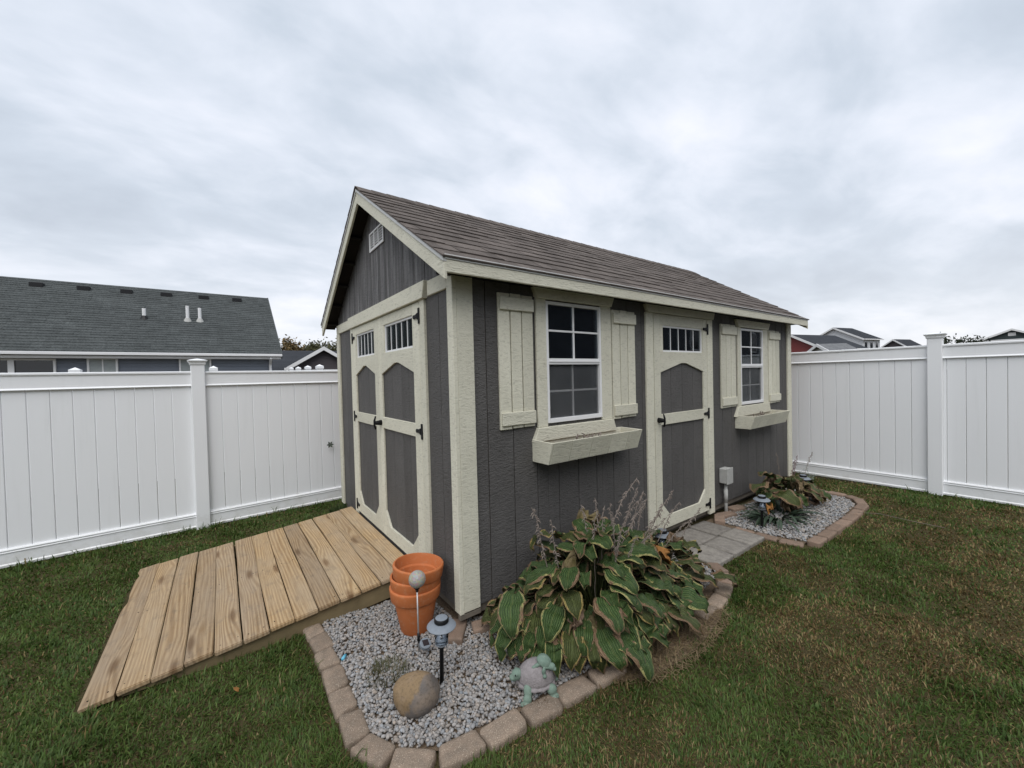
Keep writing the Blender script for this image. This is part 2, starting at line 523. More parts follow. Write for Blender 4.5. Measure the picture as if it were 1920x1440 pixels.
def mat_hosta(name, green1, green2, margin, edge_at=0.72, burn=0.5):
    m, t, b = material(name)
    uv = node(t, 'ShaderNodeUVMap').outputs[0]
    s = node(t, 'ShaderNodeSeparateXYZ', i0=uv)
    U = mth(t, 'ABSOLUTE', mth(t, 'MULTIPLY_ADD', s.outputs[0], 2.0, -1.0)); V = s.outputs[1]
    o = orand(t)
    ov = node(t, 'ShaderNodeCombineXYZ', i0=mth(t, 'MULTIPLY', o, 31.0), i1=0.0, i2=0.0)
    uvr = node(t, 'ShaderNodeVectorMath', _operation='ADD', i0=uv, i1=ov.outputs[0]).outputs[0]
    nb = nz(t, uvr, 4.5, 4.0, 0.6)
    nf = nz(t, uvr, 16, 4.0, 0.65)
    rib = mth(t, 'MULTIPLY_ADD', mth(t, 'COSINE', mth(t, 'ADD', mth(t, 'MULTIPLY', U, 36.0), mth(t, 'MULTIPLY', nf, 5.0))), 0.5, 0.5)
    c = mixc(t, nb, green1, green2)
    c = mixc(t, mth(t, 'MULTIPLY', ramp(t, rib, [(0.5, 0.0), (1.0, 1.0)]), 0.42), c, tuple(min(1, x * 2.2 + 0.012) for x in green2))
    c = mixc(t, mth(t, 'MULTIPLY', ramp(t, mth(t, 'SUBTRACT', 1.0, U), [(0.955, 0.0), (0.985, 1.0)]), 0.6), c, (0.14, 0.17, 0.05))
    # pale margin, with streaks reaching inwards
    e = mth(t, 'ADD', U, mth(t, 'MULTIPLY', mth(t, 'SUBTRACT', nf, 0.5), 0.42))
    e = mth(t, 'ADD', e, mth(t, 'MULTIPLY', mth(t, 'POWER', V, 3.0), 0.12))
    c = mixc(t, ramp(t, e, [(edge_at, 0.0), (edge_at + 0.07, 1.0)]), c, margin)
    # scorched rims and tips, different on every leaf
    dist_edge = mth(t, 'MAXIMUM', U, mth(t, 'MULTIPLY_ADD', V, 1.5, -0.62))
    burnf = mth(t, 'ADD', dist_edge, mth(t, 'MULTIPLY', mth(t, 'SUBTRACT', nb, 0.5), 1.3))
    th = mth(t, 'MULTIPLY_ADD', o, 0.45, 1.02 - burn * 0.45)
    bf = mth(t, 'DIVIDE', mth(t, 'SUBTRACT', burnf, th), 0.08, clamp=True)
    brown = mixc(t, nf, (0.085, 0.040, 0.016), (0.34, 0.23, 0.14))
    c = mixc(t, bf, c, brown)
    setc(t, b, c, 0.5, 0.35)
    h = mth(t, 'ADD', mth(t, 'MULTIPLY', rib, 1.0), mth(t, 'MULTIPLY', nf, 0.25))
    bump(t, b, h, 0.9, 0.008)
    return m


M['hosta'] = mat_hosta('hosta_leaf', (0.012, 0.035, 0.009), (0.060, 0.100, 0.026), (0.36, 0.33, 0.13), 0.84, 0.74)
M['hosta_y'] = mat_hosta('hosta_leaf_yellowing', (0.024, 0.042, 0.010), (0.072, 0.082, 0.022), (0.34, 0.26, 0.09), 0.78, 1.05)
m, t, b = material('withered_hosta_leaf')
v = coords(t, rand=5.0)
c = mixc(t, ramp(t, nz(t, v, 28, 4.0, 0.65), [(0.35, 0.0), (0.65, 1.0)]), (0.07, 0.042, 0.024), (0.30, 0.215, 0.155))
c = mixc(t, mth(t, 'MULTIPLY', ramp(t, orand(t), [(0.4, 0.0), (0.8, 1.0)]), 0.5), c, (0.16, 0.15, 0.055))
setc(t, b, c, 0.9, 0.1); bump(t, b, nz(t, v, 70, 4.0, 0.7), 0.9, 0.006)
M['hosta_dead'] = m
M['hosta_orange'] = simple('amber_hosta_leaf', (0.26, 0.125, 0.04), 0.8, 0.15, 0.7, 30, 0.5, 50)
M['stem'] = simple('hosta_stem', (0.05, 0.062, 0.02), 0.6, 0.3, 0.4, 12)
M['stalk'] = simple('dried_stalk', (0.22, 0.185, 0.16), 0.85, 0.15, 0.35, 40)
M['stalk_mauve'] = simple('mauve_stalk', (0.15, 0.085, 0.085), 0.8, 0.15, 0.3, 40)
M['silver'] = simple('silvery_foliage', (0.20, 0.235, 0.20), 0.8, 0.15, 0.3, 20)
M['ironplant'] = simple('dark_strappy_leaf', (0.042, 0.064, 0.040), 0.5, 0.35, 0.35, 14)

m, t, b = material('verdigris')
v = coords(t)
c = mixc(t, nz(t, v, 24, 5.0, 0.65), (0.095, 0.155, 0.118), (0.225, 0.29, 0.24))
c = mixc(t, ramp(t, nz(t, v, 90, 4.0, 0.7), [(0.6, 0.0), (0.75, 0.6)]), c, (0.42, 0.44, 0.38))
setc(t, b, c, 0.75, 0.2); bump(t, b, nz(t, v, 90, 4.0), 0.25, 0.003)
M['verdigris'] = m
M['mauve'] = simple('mauve_stone_shell', (0.25, 0.228, 0.228), 0.9, 0.1, 0.4, 60, 1.0, 110)

m, t, b = material('mosaic_ball')
v = coords(t)
vor = node(t, 'ShaderNodeTexVoronoi', Vector=v, Scale=110.0)
c = mixc(t, 0.88, vor.outputs['Color'], (0.30, 0.27, 0.23))
c = mixc(t, ramp(t, nz(t, v, 40, 2.0), [(0.66, 0.0), (0.7, 0.7)]), c, (0.45, 0.16, 0.16))
setc(t, b, c, 0.5, 0.4); bump(t, b, vor.outputs['Distance'], 0.5, 0.002)
M['mosaic'] = m
M['lampcap'] = simple('dusty_grey_plastic', (0.20, 0.225, 0.255), 0.55, 0.35, 0.22, 40, 0.15)
M['steel'] = simple('steel_rod', (0.42, 0.41, 0.40), 0.35, 0.5, 0.2, 40, metallic=0.6)
M['solar'] = simple('solar_cell', (0.025, 0.018, 0.022), 0.25, 0.5, 0.3, 60)
M['blueplastic'] = simple('blue_plastic', (0.12, 0.42, 0.58), 0.4, 0.4, 0.2, 80)

# =================================================================== GROUND
xs = np.concatenate([[-300, -60, -20], np.linspace(-6, 8, 57), [20, 60, 300]])
ys = np.concatenate([[-300, -60, -20, -8], np.linspace(-6, 8, 57), [20, 60, 300]])
gx, gy = np.meshgrid(xs, ys, indexing='ij')
gv = np.stack([gx, gy, gz(gx, gy)], -1).reshape(-1, 3)
ny = len(ys)
gf = [(i * ny + j, (i + 1) * ny + j, (i + 1) * ny + j + 1, i * ny + j + 1) for i in range(len(xs) - 1) for j in range(ny - 1)]
g = obj('ground', mesh('ground', gv, gf, M['soil'], True)); tag(g, kind='structure')

# flower-bed outlines (x, y); path pavers
BED1 = [(-0.70, 0.66), (-0.70, -0.42), (-0.60, -0.57), (-0.45, -0.67), (-0.07, -0.71), (0.45, -0.76), (1.0, -0.83), (1.5, -0.80), (1.85, -0.70), (1.97, -0.52), (1.97, 0.0), (0.35, 0.35), (0.35, 0.66)]
BED2 = [(2.86, 0.0), (2.86, -0.60), (2.97, -0.85), (3.4, -0.875), (4.0, -0.88), (4.55, -0.84), (4.76, -0.72), (4.83, -0.5), (4.83, 0.0)]
DIRT = [(0.34, -0.80), (0.46, -0.90), (0.60, -0.95), (0.80, -0.985), (0.95, -0.98), (1.12, -0.96), (1.3, -0.93), (1.42, -0.89), (1.5, -0.84), (1.5, -0.74), (0.9, -0.76)]


def flat_poly(name, poly, dz, mat, kind='structure', parent=None):
    bm = bmesh.new()
    f = bm.faces.new([bm.verts.new((x, y, gz(x, y) + dz)) for x, y in poly])
    bmesh.ops.triangulate(bm, faces=[f])
    bmesh.ops.recalc_face_normals(bm, faces=bm.faces)
    for f in bm.faces:
        if f.normal.z < 0: f.normal_flip()
    me = bpy.data.meshes.new(name); bm.to_mesh(me); bm.free(); me.materials.append(mat)
    o = obj(name, me, parent); return tag(o, kind=kind)


flat_poly('flower_bed', BED1, 0.016, M['earth'])
flat_poly('flower_bed', BED2, 0.016, M['earth'])
flat_poly('bare_earth', DIRT, 0.012, M['earth'])


def in_poly(P, poly):
    x, y = P[:, 0], P[:, 1]; r = np.zeros(len(P), bool); n = len(poly)
    for i in range(n):
        x1, y1 = poly[i]; x2, y2 = poly[(i + 1) % n]
        c = ((y1 > y) != (y2 > y)) & (x < (x2 - x1) * (y - y1) / (y2 - y1 + 1e-12) + x1)
        r ^= c
    return r


def vnoise(P, scale, seed=0, octaves=3):
    """cheap numpy value noise 0..1"""
    out = np.zeros(len(P)); amp = 1.0; tot = 0
    for o in range(octaves):
        q = P * scale * 2 ** o + seed * 17.3 + o * 5.1
        i = np.floor(q).astype(np.int64); f = q - i; f = f * f * (3 - 2 * f)
        def h(a, b): 
            n = (a * 374761393 + b * 668265263 + seed * 974711) & 0x7fffffff
            n = ((n ^ (n >> 13)) * 1274126177) & 0x7fffffff
            return ((n ^ (n >> 16)) & 0xffff) / 65535.0
        a = h(i[:, 0], i[:, 1]); b_ = h(i[:, 0] + 1, i[:, 1]); c_ = h(i[:, 0], i[:, 1] + 1); d_ = h(i[:, 0] + 1, i[:, 1] + 1)
        out += amp * ((a * (1 - f[:, 0]) + b_ * f[:, 0]) * (1 - f[:, 1]) + (c_ * (1 - f[:, 0]) + d_ * f[:, 0]) * f[:, 1])
        tot += amp; amp *= 0.5
    return out / tot


# =================================================================== SHED
L, W, ZB, ZT = 5.13, 2.88, 0.14, 2.30
OX, OY, ZE, ZR = 0.135, 0.165, 2.26, 3.25
SL = (ZR - ZE) / (W / 2 + OY)
shed = empty('garden_shed', (0, 0, 0), 0, 'grey wooden garden shed with cream trim and brown shingle roof', 'shed')
fw = 'F'; gw = 'G'
def sf(u, d=0.028): return u - d * (u - CAM[0]) / -CAM[1]      # front trim stands d proud of the wall plane it was measured on
def sg(u, d=0.028): return u - d * (u - CAM[1]) / -CAM[0]      # the same for the gable


WIN = [(sf(0.742), 1.24, sf(1.328), 2.115), (sf(3.745), 1.19, sf(4.344), 2.073)]
DOORF = (sf(2.04), 0.13, sf(2.97), 2.12)
DOORG = (sg(0.54), 0.20, sg(2.30), 2.125)


def boards(u0, u1, z0, z1f, grooves, holes, wall, mat, parent, d=0.012):
    """one object for each grooved strip of siding, cut round the openings"""
    gs = [u0] + [q for q in grooves if u0 + 0.02 < q < u1 - 0.02] + [u1]
    for a, b_ in zip(gs, gs[1:]):
        cuts = sorted({a, b_, *[h[0] for h in holes if a < h[0] < b_], *[h[2] for h in holes if a < h[2] < b_]})
        for c0, c1 in zip(cuts, cuts[1:]):
            mid = (c0 + c1) / 2
            hs = [h for h in holes if h[0] < mid < h[2]]
            spans = [(z0, None)]
            if hs:
                h = hs[0]; spans = []
                if h[1] > z0 + 0.02: spans.append((z0, h[1]))
                spans.append((h[3], None))
            e0 = 0.003 if c0 == a else 0.0; e1 = 0.003 if c1 == b_ else 0.0
            for s0, s1 in spans:
                zl = s1 if s1 is not None else z1f(c0 + e0); zr = s1 if s1 is not None else z1f(c1 - e1)
                poly = [(c0 + e0, s0), (c1 - e1, s0), (c1 - e1, zr)]
                pk = W / 2
                if wall == 'G' and s1 is None and c0 < pk < c1: poly.append((pk, z1f(pk)))
                poly.append((c0 + e0, zl))
                prism('siding_board', poly, 0.0, d, wall, mat, parent, 0.0022)


def wall_with_holes(name, u0, u1, z0, z1, holes, wall, mat, parent, d0, d1):
    us = sorted({u0, u1, *[h[0] for h in holes], *[h[2] for h in holes]})
    bm = bmesh.new()
    for a, b_ in zip(us, us[1:]):
        mid = (a + b_) / 2; hs = [h for h in holes if h[0] < mid < h[2]]
        sp = [(z0, z1)] if not hs else [(z0, hs[0][1]), (hs[0][3], z1)]
        for s0, s1 in sp:
            if s1 - s0 < 0.01: continue
            lo, hi = ((a, -d1, s0), (b_, -d0, s1)) if wall == 'F' else ((-d1, a, s0), (-d0, b_, s1))
            bm_box(bm, lo, hi)
    return bm_obj(name, bm, mat, parent)


roof_under = lambda u: ZE - 0.045 + SL * (min(u, W - u) + OY)
front = wall_with_holes('front_wall', 0.012, L - 0.012, ZB, ZT, WIN + [DOORF], 'F', M['inside'], shed, -0.06, -0.001)
# dark groove backing is the wall sheet itself; boards sit proud of it
boards(0.02, L, ZB, lambda u: ZT, [0.011 + 0.2032 * k for k in range(1, 26)], WIN + [DOORF], 'F', M['siding'], front)
gable = wall_with_holes('gable_wall', 0.0, W, ZB, 2.24, [DOORG], 'G', M['inside'], shed, -0.06, -0.001)
gg = [0.19 + 0.197 * k for k in range(0, 14)]
boards(0.0, W, ZB, lambda u: 2.14, gg, [DOORG], 'G', M['siding'], gable)
peak = prism('gable_peak_wall', [(0, 2.245), (W, 2.245), (W, roof_under(W)), (W / 2, roof_under(W / 2)), (0, roof_under(0))], -0.03, -0.001, 'G', M['inside'], shed, 0)
boards(0.0, W, 2.20, lambda u: roof_under(u) - 0.002, gg, [], 'G', M['siding_worn'], peak, 0.012)
# far walls, floor and skids
bk = box('back_wall', (0.0, W - 0.06, ZB), (L, W, ZT), M['inside'], shed, 0)
ew = prism('end_wall', [(0.062, ZB), (W - 0.062, ZB), (W - 0.062, roof_under(0.07)), (W / 2, roof_under(W / 2)), (0.062, roof_under(0.07))], -L, -L + 0.06, 'G', M['inside'], shed, 0)
box('floor', (0.03, 0.03, ZB - 0.005), (L - 0.03, W - 0.065, ZB + 0.03), M['inside'], shed, 0)
sk = box('rim_joist', (0.012, 0.012, 0.075), (L - 0.01, 0.05, ZB - 0.002), M['skid'], shed, 0.003)
box('rim_joist', (0.012, 0.055, 0.075), (0.05, W - 0.02, ZB - 0.002), M['skid'], shed, 0.003)
for yy in (0.10, 0.95, 1.85, 2.65):
    box('skid', (0.20, yy, -0.09), (L - 0.2, yy + 0.1, 0.085), M['skid'], shed, 0.004)

# corner boards
cb = prism('corner_board', rect(0.0, ZB - 0.005, 0.115, 2.215), 0.0, 0.030, 'F', M['cream'], shed, 0.003)
cb = box('corner_board', (-0.030, -0.030, ZB - 0.01), (-0.0005, 0.043, 2.236), M['cream'], shed, 0.003)
prism('corner_board', rect(5.03, ZB - 0.01, L + 0.02, 2.215), 0.0, 0.030, 'F', M['cream'], shed, 0.003)
prism('corner_board', rect(2.79, ZB - 0.01, W + 0.02, 2.13), 0.012, 0.032, 'G', M['cream'], shed, 0.003)
prism('corner_base', rect(-0.03, ZB - 0.045, 0.118, ZB - 0.014), 0.0, 0.026, 'F', M['skid'], shed, 0.002)
# band across the gable
prism('gable_band', rect(0.0432, 2.135, sg(0.412, 0.04), 2.235), 0.0, 0.030, 'G', M['cream_y'], shed, 0.003)
prism('gable_band', rect(sg(2.450, 0.04), 2.135, W + 0.02, 2.235), 0.0, 0.030, 'G', M['cream_y'], shed, 0.003)
prism('door_header', [(sg(0.452, 0.04), 2.128), (sg(2.41, 0.04), 2.128), (sg(2.448, 0.04), 2.242), (sg(0.414, 0.04), 2.242)], 0.0, 0.052, 'G', M['cream_y'], shed, 0.003)

# --- roof
roof = None
bm = bmesh.new()
for side in (0, 1):
    y0, y1 = (-OY, W / 2) if side == 0 else (W + OY, W / 2)
    for zoff in (0,):
        a = [(-OX, y0, ZE), (L + OX, y0, ZE), (L + OX, y1, ZR), (-OX, y1, ZR)]
        bot = [(x, y, z - 0.03) for x, y, z in a]
        va = [bm.verts.new(p) for p in a]; vb = [bm.verts.new(p) for p in bot]
        bm.faces.new(va); bm.faces.new(vb[::-1])
        for i in range(4): bm.faces.new((va[i], vb[i], vb[(i + 1) % 4], va[(i + 1) % 4]))
roof = bm_obj('roof', bm, M['rafter'], shed)
# soffit under the rake, fascia, rake boards, drip edge
prism('fascia', rect(-OX - 0.012, ZE - 0.093, L + OX + 0.012, ZE - 0.022), OY + 0.001, OY + 0.021, 'F', M['cream_x'], roof, 0.003)
prism('drip_edge', rect(-OX - 0.016, ZE - 0.022, L + OX + 0.016, ZE + 0.006), OY + 0.0015, OY + 0.026, 'F', M['flash'], roof, 0.002)
box('soffit', (-OX + 0.02, -OY + 0.002, ZE - 0.062), (L + OX - 0.02, -0.002, ZE - 0.045), M['rafter'], roof, 0)
nrm = math.hypot(1, SL)


def rake_poly(side, top, botm, extra=0.02):
    def line(u): return ZE + SL * (u + OY)
    e = -OY - extra
    poly = [(e, line(e) + top), (W / 2, ZR + top), (W / 2, ZR + botm), (e, line(e) + botm)]
    return poly if side == 0 else [(W - u, z) for u, z in poly]


for s in (0, 1):
    prism('rake_board', rake_poly(s, -0.024, -0.120), OX + 0.001, OX + 0.021, 'G', M['cream_y'], roof, 0.003)
    prism('rake_trim', rake_poly(s, 0.002, -0.023, 0.022), OX + 0.0015, OX + 0.028, 'G', M['flash'], roof, 0.002)
    prism('rake_board', rake_poly(s, -0.024, -0.120), -(L + OX + 0.021), -(L + OX + 0.001), 'G', M['cream_y'], roof, 0.003)
    prism('rake_soffit', rake_poly(s, -0.034, -0.052, 0.0), 0.013, OX - 0.001, 'G', M['rafter'], roof, 0)
# lookouts under the rake overhang on the far slope
for k in range(6):
    u = W + 0.05 - k * 0.28
    z = ZE + SL * (W - u + OY) - 0.054
    box('lookout', (-OX + 0.004, u - 0.02, z - 0.030), (-0.014, u + 0.02, z - 0.012), M['rafter'], roof, 0.002)

# shingles: every tab of the front slope is its own piece
slope_len = math.hypot(W / 2 + OY, ZR - ZE)
EXPO = 0.146
ncourse = int(slope_len / EXPO) + 1
dirv = np.array([0, (W / 2 + OY) / slope_len, (ZR - ZE) / slope_len]); nv = np.array([0, -dirv[2], dirv[1]])


def shingle_mesh(wd, th, ln, jag):
    # local x along eave, y up-slope, z normal; butt end thick, upper end thin
    h = wd / 2
    vt = [(-h, jag, 0.0), (h, 0, 0.0), (h, ln, 0.0), (-h, ln, 0.0), (-h, jag, th), (h, 0, th), (h, ln, 0.002), (-h, ln, 0.002)]
    fc = [(0, 3, 2, 1), (4, 5, 6, 7), (0, 1, 5, 4), (1, 2, 6, 5), (2, 3, 7, 6), (3, 0, 4, 7)]
    return mesh('shingle', vt, fc, M['shingle'])


TABS = [shingle_mesh(w, th, 0.20, j) for w, th, j in ((0.318, 0.010, 0.0), (0.318, 0.013, 0.006), (0.318, 0.009, -0.005), (0.318, 0.014, 0.0), (0.318, 0.012, 0.008), (0.318, 0.010, 0.0))]
rot = Matrix(((1, 0, 0), (0, dirv[1], nv[1]), (0, dirv[2], nv[2]))).to_4x4()
total = L + 2 * OX
x_left, x_right = -OX - 0.034, L + OX + 0.034
for c in range(ncourse):
    off = (c * 0.137 + rnd.uniform(-0.03, 0.03)) % 0.322
    if 0.322 - off < 0.07: off -= 0.09
    x = x_left - off
    while x < x_right:
        a, b_ = max(x, x_left), min(x + 0.322, x_right)
        x += 0.322
        if b_ - a < 0.03: continue
        s = -0.032 + c * EXPO + (0 if c == 0 else rnd.uniform(-0.002, 0.002))
        if s + 0.05 > slope_len: continue
        p = np.array([(a + b_) / 2, -OY, ZE]) + dirv * s + nv * (0.004 + rnd.uniform(0, 0.002))
        o = bpy.data.objects.new('shingle', rnd.choice(TABS)); link(o, roof)
        if c == 0: o.data = TABS[5]
        Ms = rot.copy(); Ms.translation = Vector(p)
        o.matrix_local = Ms @ Matrix.Diagonal(((b_ - a) / 0.322, min(1.0, (slope_len - s) / 0.2 * 0.98), 1, 1))
# back slope: hidden, one joined part with the course edges showing along the rake
bm = bmesh.new()
for c in range(ncourse):
    s0 = -0.02 + c * EXPO; s1 = min(s0 + EXPO, slope_len)
    def Q(s, h): return (W + OY) - dirv[1] * s - (-nv[1]) * -h, ZE + dirv[2] * s + nv[2] * h
    pts = [Q(s0, 0.003), Q(s0, 0.018), Q(s1, 0.008), Q(s1, 0.003)]
    va = [bm.verts.new((x_left, y, z)) for y, z in pts]; vb = [bm.verts.new((x_right, y, z)) for y, z in pts]
    bm.faces.new(va); bm.faces.new(vb[::-1])
    for i in range(4): bm.faces.new((va[i], vb[i], vb[(i + 1) % 4], va[(i + 1) % 4]))
tag(bm_obj('back_shingles', bm, M['shingle'], roof), kind='stuff')
# ridge caps
cap_me = None
for k in range(int((x_right - x_left) / 0.14) + 1):
    x0 = x_left + k * 0.14
    if cap_me is None:
        prof = [(-0.125, -0.125 * SL + 0.008), (-0.05, -0.05 * SL + 0.016), (0, 0.014), (0.05, -0.05 * SL + 0.016), (0.125, -0.125 * SL + 0.008)]
        vt = []
        for xx, lift in ((0, 0.005), (0.19, 0.0)):
            for y, z in prof: vt.append((xx, y, z + lift + 0.006))
            for y, z in prof: vt.append((xx, y, z + lift))
        n = len(prof); fc = []
        for i in range(n - 1):
            fc += [(i, i + 1, 2 * n + i + 1, 2 * n + i), (n + i + 1, n + i, 3 * n + i, 3 * n + i + 1), (i + 1, i, n + i, n + i + 1), (2 * n + i, 2 * n + i + 1, 3 * n + i + 1, 3 * n + i)]
        fc += [(0, 2 * n, 3 * n, n), (n - 1, 2 * n - 1, 4 * n - 1, 3 * n - 1)]
        cap_me = mesh('ridge_cap', vt, fc, M['shingle'])
    o = bpy.data.objects.new('ridge_cap', cap_me); link(o, roof)
    o.location = (x0 + (0.0 if x0 + 0.19 < x_right else x_right - x0 - 0.19), W / 2, ZR + 0.004 + 0.0004 * (k % 3))

# gable vent
vent = prism('gable_vent', rect(1.17, 2.748, 1.55, 2.915), 0.013, 0.016, 'G', M['blackplastic'], shed, 0)
for r_ in (rect(1.17, 2.748, 1.185, 2.915), rect(1.535, 2.748, 1.55, 2.915), rect(1.187, 2.748, 1.533, 2.762), rect(1.187, 2.901, 1.533, 2.915),
           rect(1.295, 2.7625, 1.307, 2.9005), rect(1.413, 2.7625, 1.425, 2.9005)):
    prism('vent_frame', r_, 0.0162, 0.026, 'G', M['white'], vent, 0.001)
for k in range(6):
    z = 2.770 + k * 0.0218
    for a, b_ in ((1.186, 1.294), (1.308, 1.412), (1.426, 1.534)):
        prism('louvre', rect(a, z, b_, z + 0.0065), 0.0163, 0.021, 'G', M['white'], vent, 0)


def tee_hinge(u, z, way, wall, parent, d):
    """black T-hinge: strap on the door (way = -1/+1 along u), plate on the casing"""
    h = prism('hinge', [(u, z - 0.055), (u + 0.022, z - 0.055), (u + 0.022, z + 0.055), (u, z + 0.055)], d, d + 0.008, wall, M['black'], parent, 0.002)
    if way < 0: st = [(u - 0.001, z - 0.024), (u - 0.001, z + 0.024), (u - 0.04, z + 0.012), (u - 0.075, z + 0.014), (u - 0.085, z), (u - 0.075, z - 0.014), (u - 0.04, z - 0.012)]
    else: st = [(u + 0.023, z - 0.024), (u + 0.062, z - 0.012), (u + 0.097, z - 0.014), (u + 0.107, z), (u + 0.097, z + 0.014), (u + 0.062, z + 0.012), (u + 0.023, z + 0.024)]
    prism('hinge_strap', st, d + 0.001, d + 0.011, wall, M['black'], parent, 0.002)


def door(u0, u1, z0, z1, win, pan, wall, parent, groove_u, hinge_side, gd):
    """door leaf: dark grooved panel behind a cream overlay with arched cut-out"""
    mp_ = sf if wall == 'F' else sg
    wu0, wz0, wu1, wz1 = win
    pu0, pu1, zs, zp, pk0, pk1, m0, m1, zc, zl, ins = pan
    u0, u1, wu0, wu1, pu0, pu1, pk0, pk1 = [mp_(q) for q in (u0, u1, wu0, wu1, pu0, pu1, pk0, pk1)]
    groove_u = [mp_(q) for q in groove_u]
    mx = M['cream_x'] if wall == 'F' else M['cream_y']
    d = prism('door', rect(u0 + 0.004, z0 + 0.004, u1 - 0.004, wz0 - 0.02), 0.0005, 0.004, wall, M['inside'], parent, 0)
    gs = [pu0 - 0.02] + groove_u + [pu1 + 0.02]
    for a, b_ in zip(gs, gs[1:]):
        prism('panel_board', rect(a + 0.002, zl - 0.03, b_ - 0.002, zp + 0.03), 0.0045, 0.012, wall, M['siding'], d, 0.002)
    A, B = 0.0125, 0.030
    prism('stile', rect(u0, z0, pu0, z1), A, B, wall, M['cream'], d, 0.0025)
    prism('stile', rect(pu1, z0, u1, z1), A, B, wall, M['cream'], d, 0.0025)
    e = 0.0006
    prism('top_rail', rect(pu0 + e, wz1, pu1 - e, z1), A, B, wall, mx, d, 0.0022)
    if wu0 > pu0: prism('rail', rect(pu0 + e, wz0, wu0, wz1), A, B - 0.0004, wall, M['cream'], d, 0)
    if wu1 < pu1: prism('rail', rect(wu1, wz0, pu1 - e, wz1), A, B - 0.0004, wall, M['cream'], d, 0)
    prism('arched_rail', [(pu0 + e, zs), (pk0, zp), (pk1, zp), (pu1 - e, zs), (pu1 - e, wz0), (pu0 + e, wz0)], A, B, wall, mx, d, 0.0018)
    prism('middle_rail', rect(pu0 + e, m0, pu1 - e, m1), A, B, wall, mx, d, 0.0022)
    prism('bottom_rail', [(pu0 + e, z0), (pu1 - e, z0), (pu1 - e, zc), (pu1 - ins, zl), (pu0 + ins, zl), (pu0 + e, zc)], A, B, wall, mx, d, 0.0018)
    # transom light
    fr = prism('transom_frame', rect(wu0, wz0, wu1, wz0 + 0.016), 0.004, 0.020, wall, M['white'], d, 0.001)
    prism('transom_frame', rect(wu0, wz1 - 0.016, wu1, wz1), 0.004, 0.020, wall, M['white'], d, 0.001)
    prism('transom_frame', rect(wu0, wz0 + 0.0165, wu0 + 0.016, wz1 - 0.0165), 0.004, 0.020, wall, M['white'], d, 0.001)
    prism('transom_frame', rect(wu1 - 0.016, wz0 + 0.0165, wu1, wz1 - 0.0165), 0.004, 0.020, wall, M['white'], d, 0.001)
    n = 5; w = (wu1 - wu0 - 0.032) / n
    for k in range(n):
        a = wu0 + 0.016 + k * w
        prism('pane', rect(a + 0.006, wz0 + 0.0165, a + w - 0.006, wz1 - 0.0165), 0.008, 0.011, wall, M['glass'], d, 0)
        if k: prism('muntin', rect(a - 0.0042, wz0 + 0.0165, a + 0.0042, wz1 - 0.0165), 0.005, 0.015, wall, M['white'], d, 0.001)
    for hz_ in (z0 + 0.07, (m0 + m1) / 2, z1 - 0.10):
        if hinge_side == 0: tee_hinge(u0 - 0.024, hz_, 1, wall, d, B + 0.0005)
        else: tee_hinge(u1 + 0.002, hz_, -1, wall, d, B + 0.0005)
    return d


panR = (0.655, 1.385, 1.63, 1.715, 0.975, 1.06, 1.16, 1.257, 0.437, 0.317, 0.115)
panL = (1.575, 2.215, 1.635, 1.722, 1.855, 1.935, 1.16, 1.257, 0.437, 0.317, 0.105)
dR = door(0.54, 1.462, 0.212, 2.122, (0.66, 1.81, 1.30, 2.045), panR, 'G', shed, [0.80, 0.955, 1.165], 0, 0)
dL = door(1.468, 2.30, 0.212, 2.122, (1.578, 1.812, 2.175, 2.048), panL, 'G', shed, [1.69, 1.83, 2.0, 2.11], 1, 0)
for a, b_ in ((0.448, 0.536), (2.304, 2.395)):
    prism('door_casing', rect(sg(a), 0.175, sg(b_), 2.1275), 0.0005, 0.0298, 'G', M['cream'], shed, 0.003)
panF = (2.137, 2.897, 1.585, 1.67, 2.48, 2.57, 1.10, 1.20, 0.367, 0.25, 0.112)
dF = door(2.04, 2.972, 0.135, 2.12, (2.18, 1.776, 2.888, 2.02), panF, 'F', shed, [2.325, 2.52, 2.715], 1, 0)
prism('door_casing', rect(sf(1.925), 0.10, sf(2.031), 2.1245), 0.0005, 0.030, 'F', M['cream'], shed, 0.003)
prism('door_casing', rect(sf(2.981), 0.085, sf(3.092), 2.1245), 0.0005, 0.030, 'F', M['cream'], shed, 0.003)
prism('door_head', [(sf(1.942), 2.126), (sf(3.10), 2.126), (sf(3.128), 2.195), (sf(1.912), 2.195)], 0.0005, 0.042, 'F', M['cream_x'], shed, 0.003)


def handle(u, z, wall, parent, d):
    def P(a, b_, c): return (a, -c, b_) if wall == 'F' else (-c, a, b_)
    bm = bmesh.new()
    bm_tube(bm, [P(u, z, d), P(u, z, d + 0.06)], [0.024, 0.016], 12)
    bm_tube(bm, [P(u, z - 0.055, d + 0.052), P(u, z - 0.02, d + 0.062), P(u, z + 0.02, d + 0.062), P(u, z + 0.06, d + 0.05)], [0.007, 0.009, 0.009, 0.006], 8)
    o = bm_obj('handle', bm, M['black'], parent, True); return o


handle(sg(1.43), 1.205, 'G', dR, 0.03)
handle(sf(2.09), 1.15, 'F', dF, 0.03)


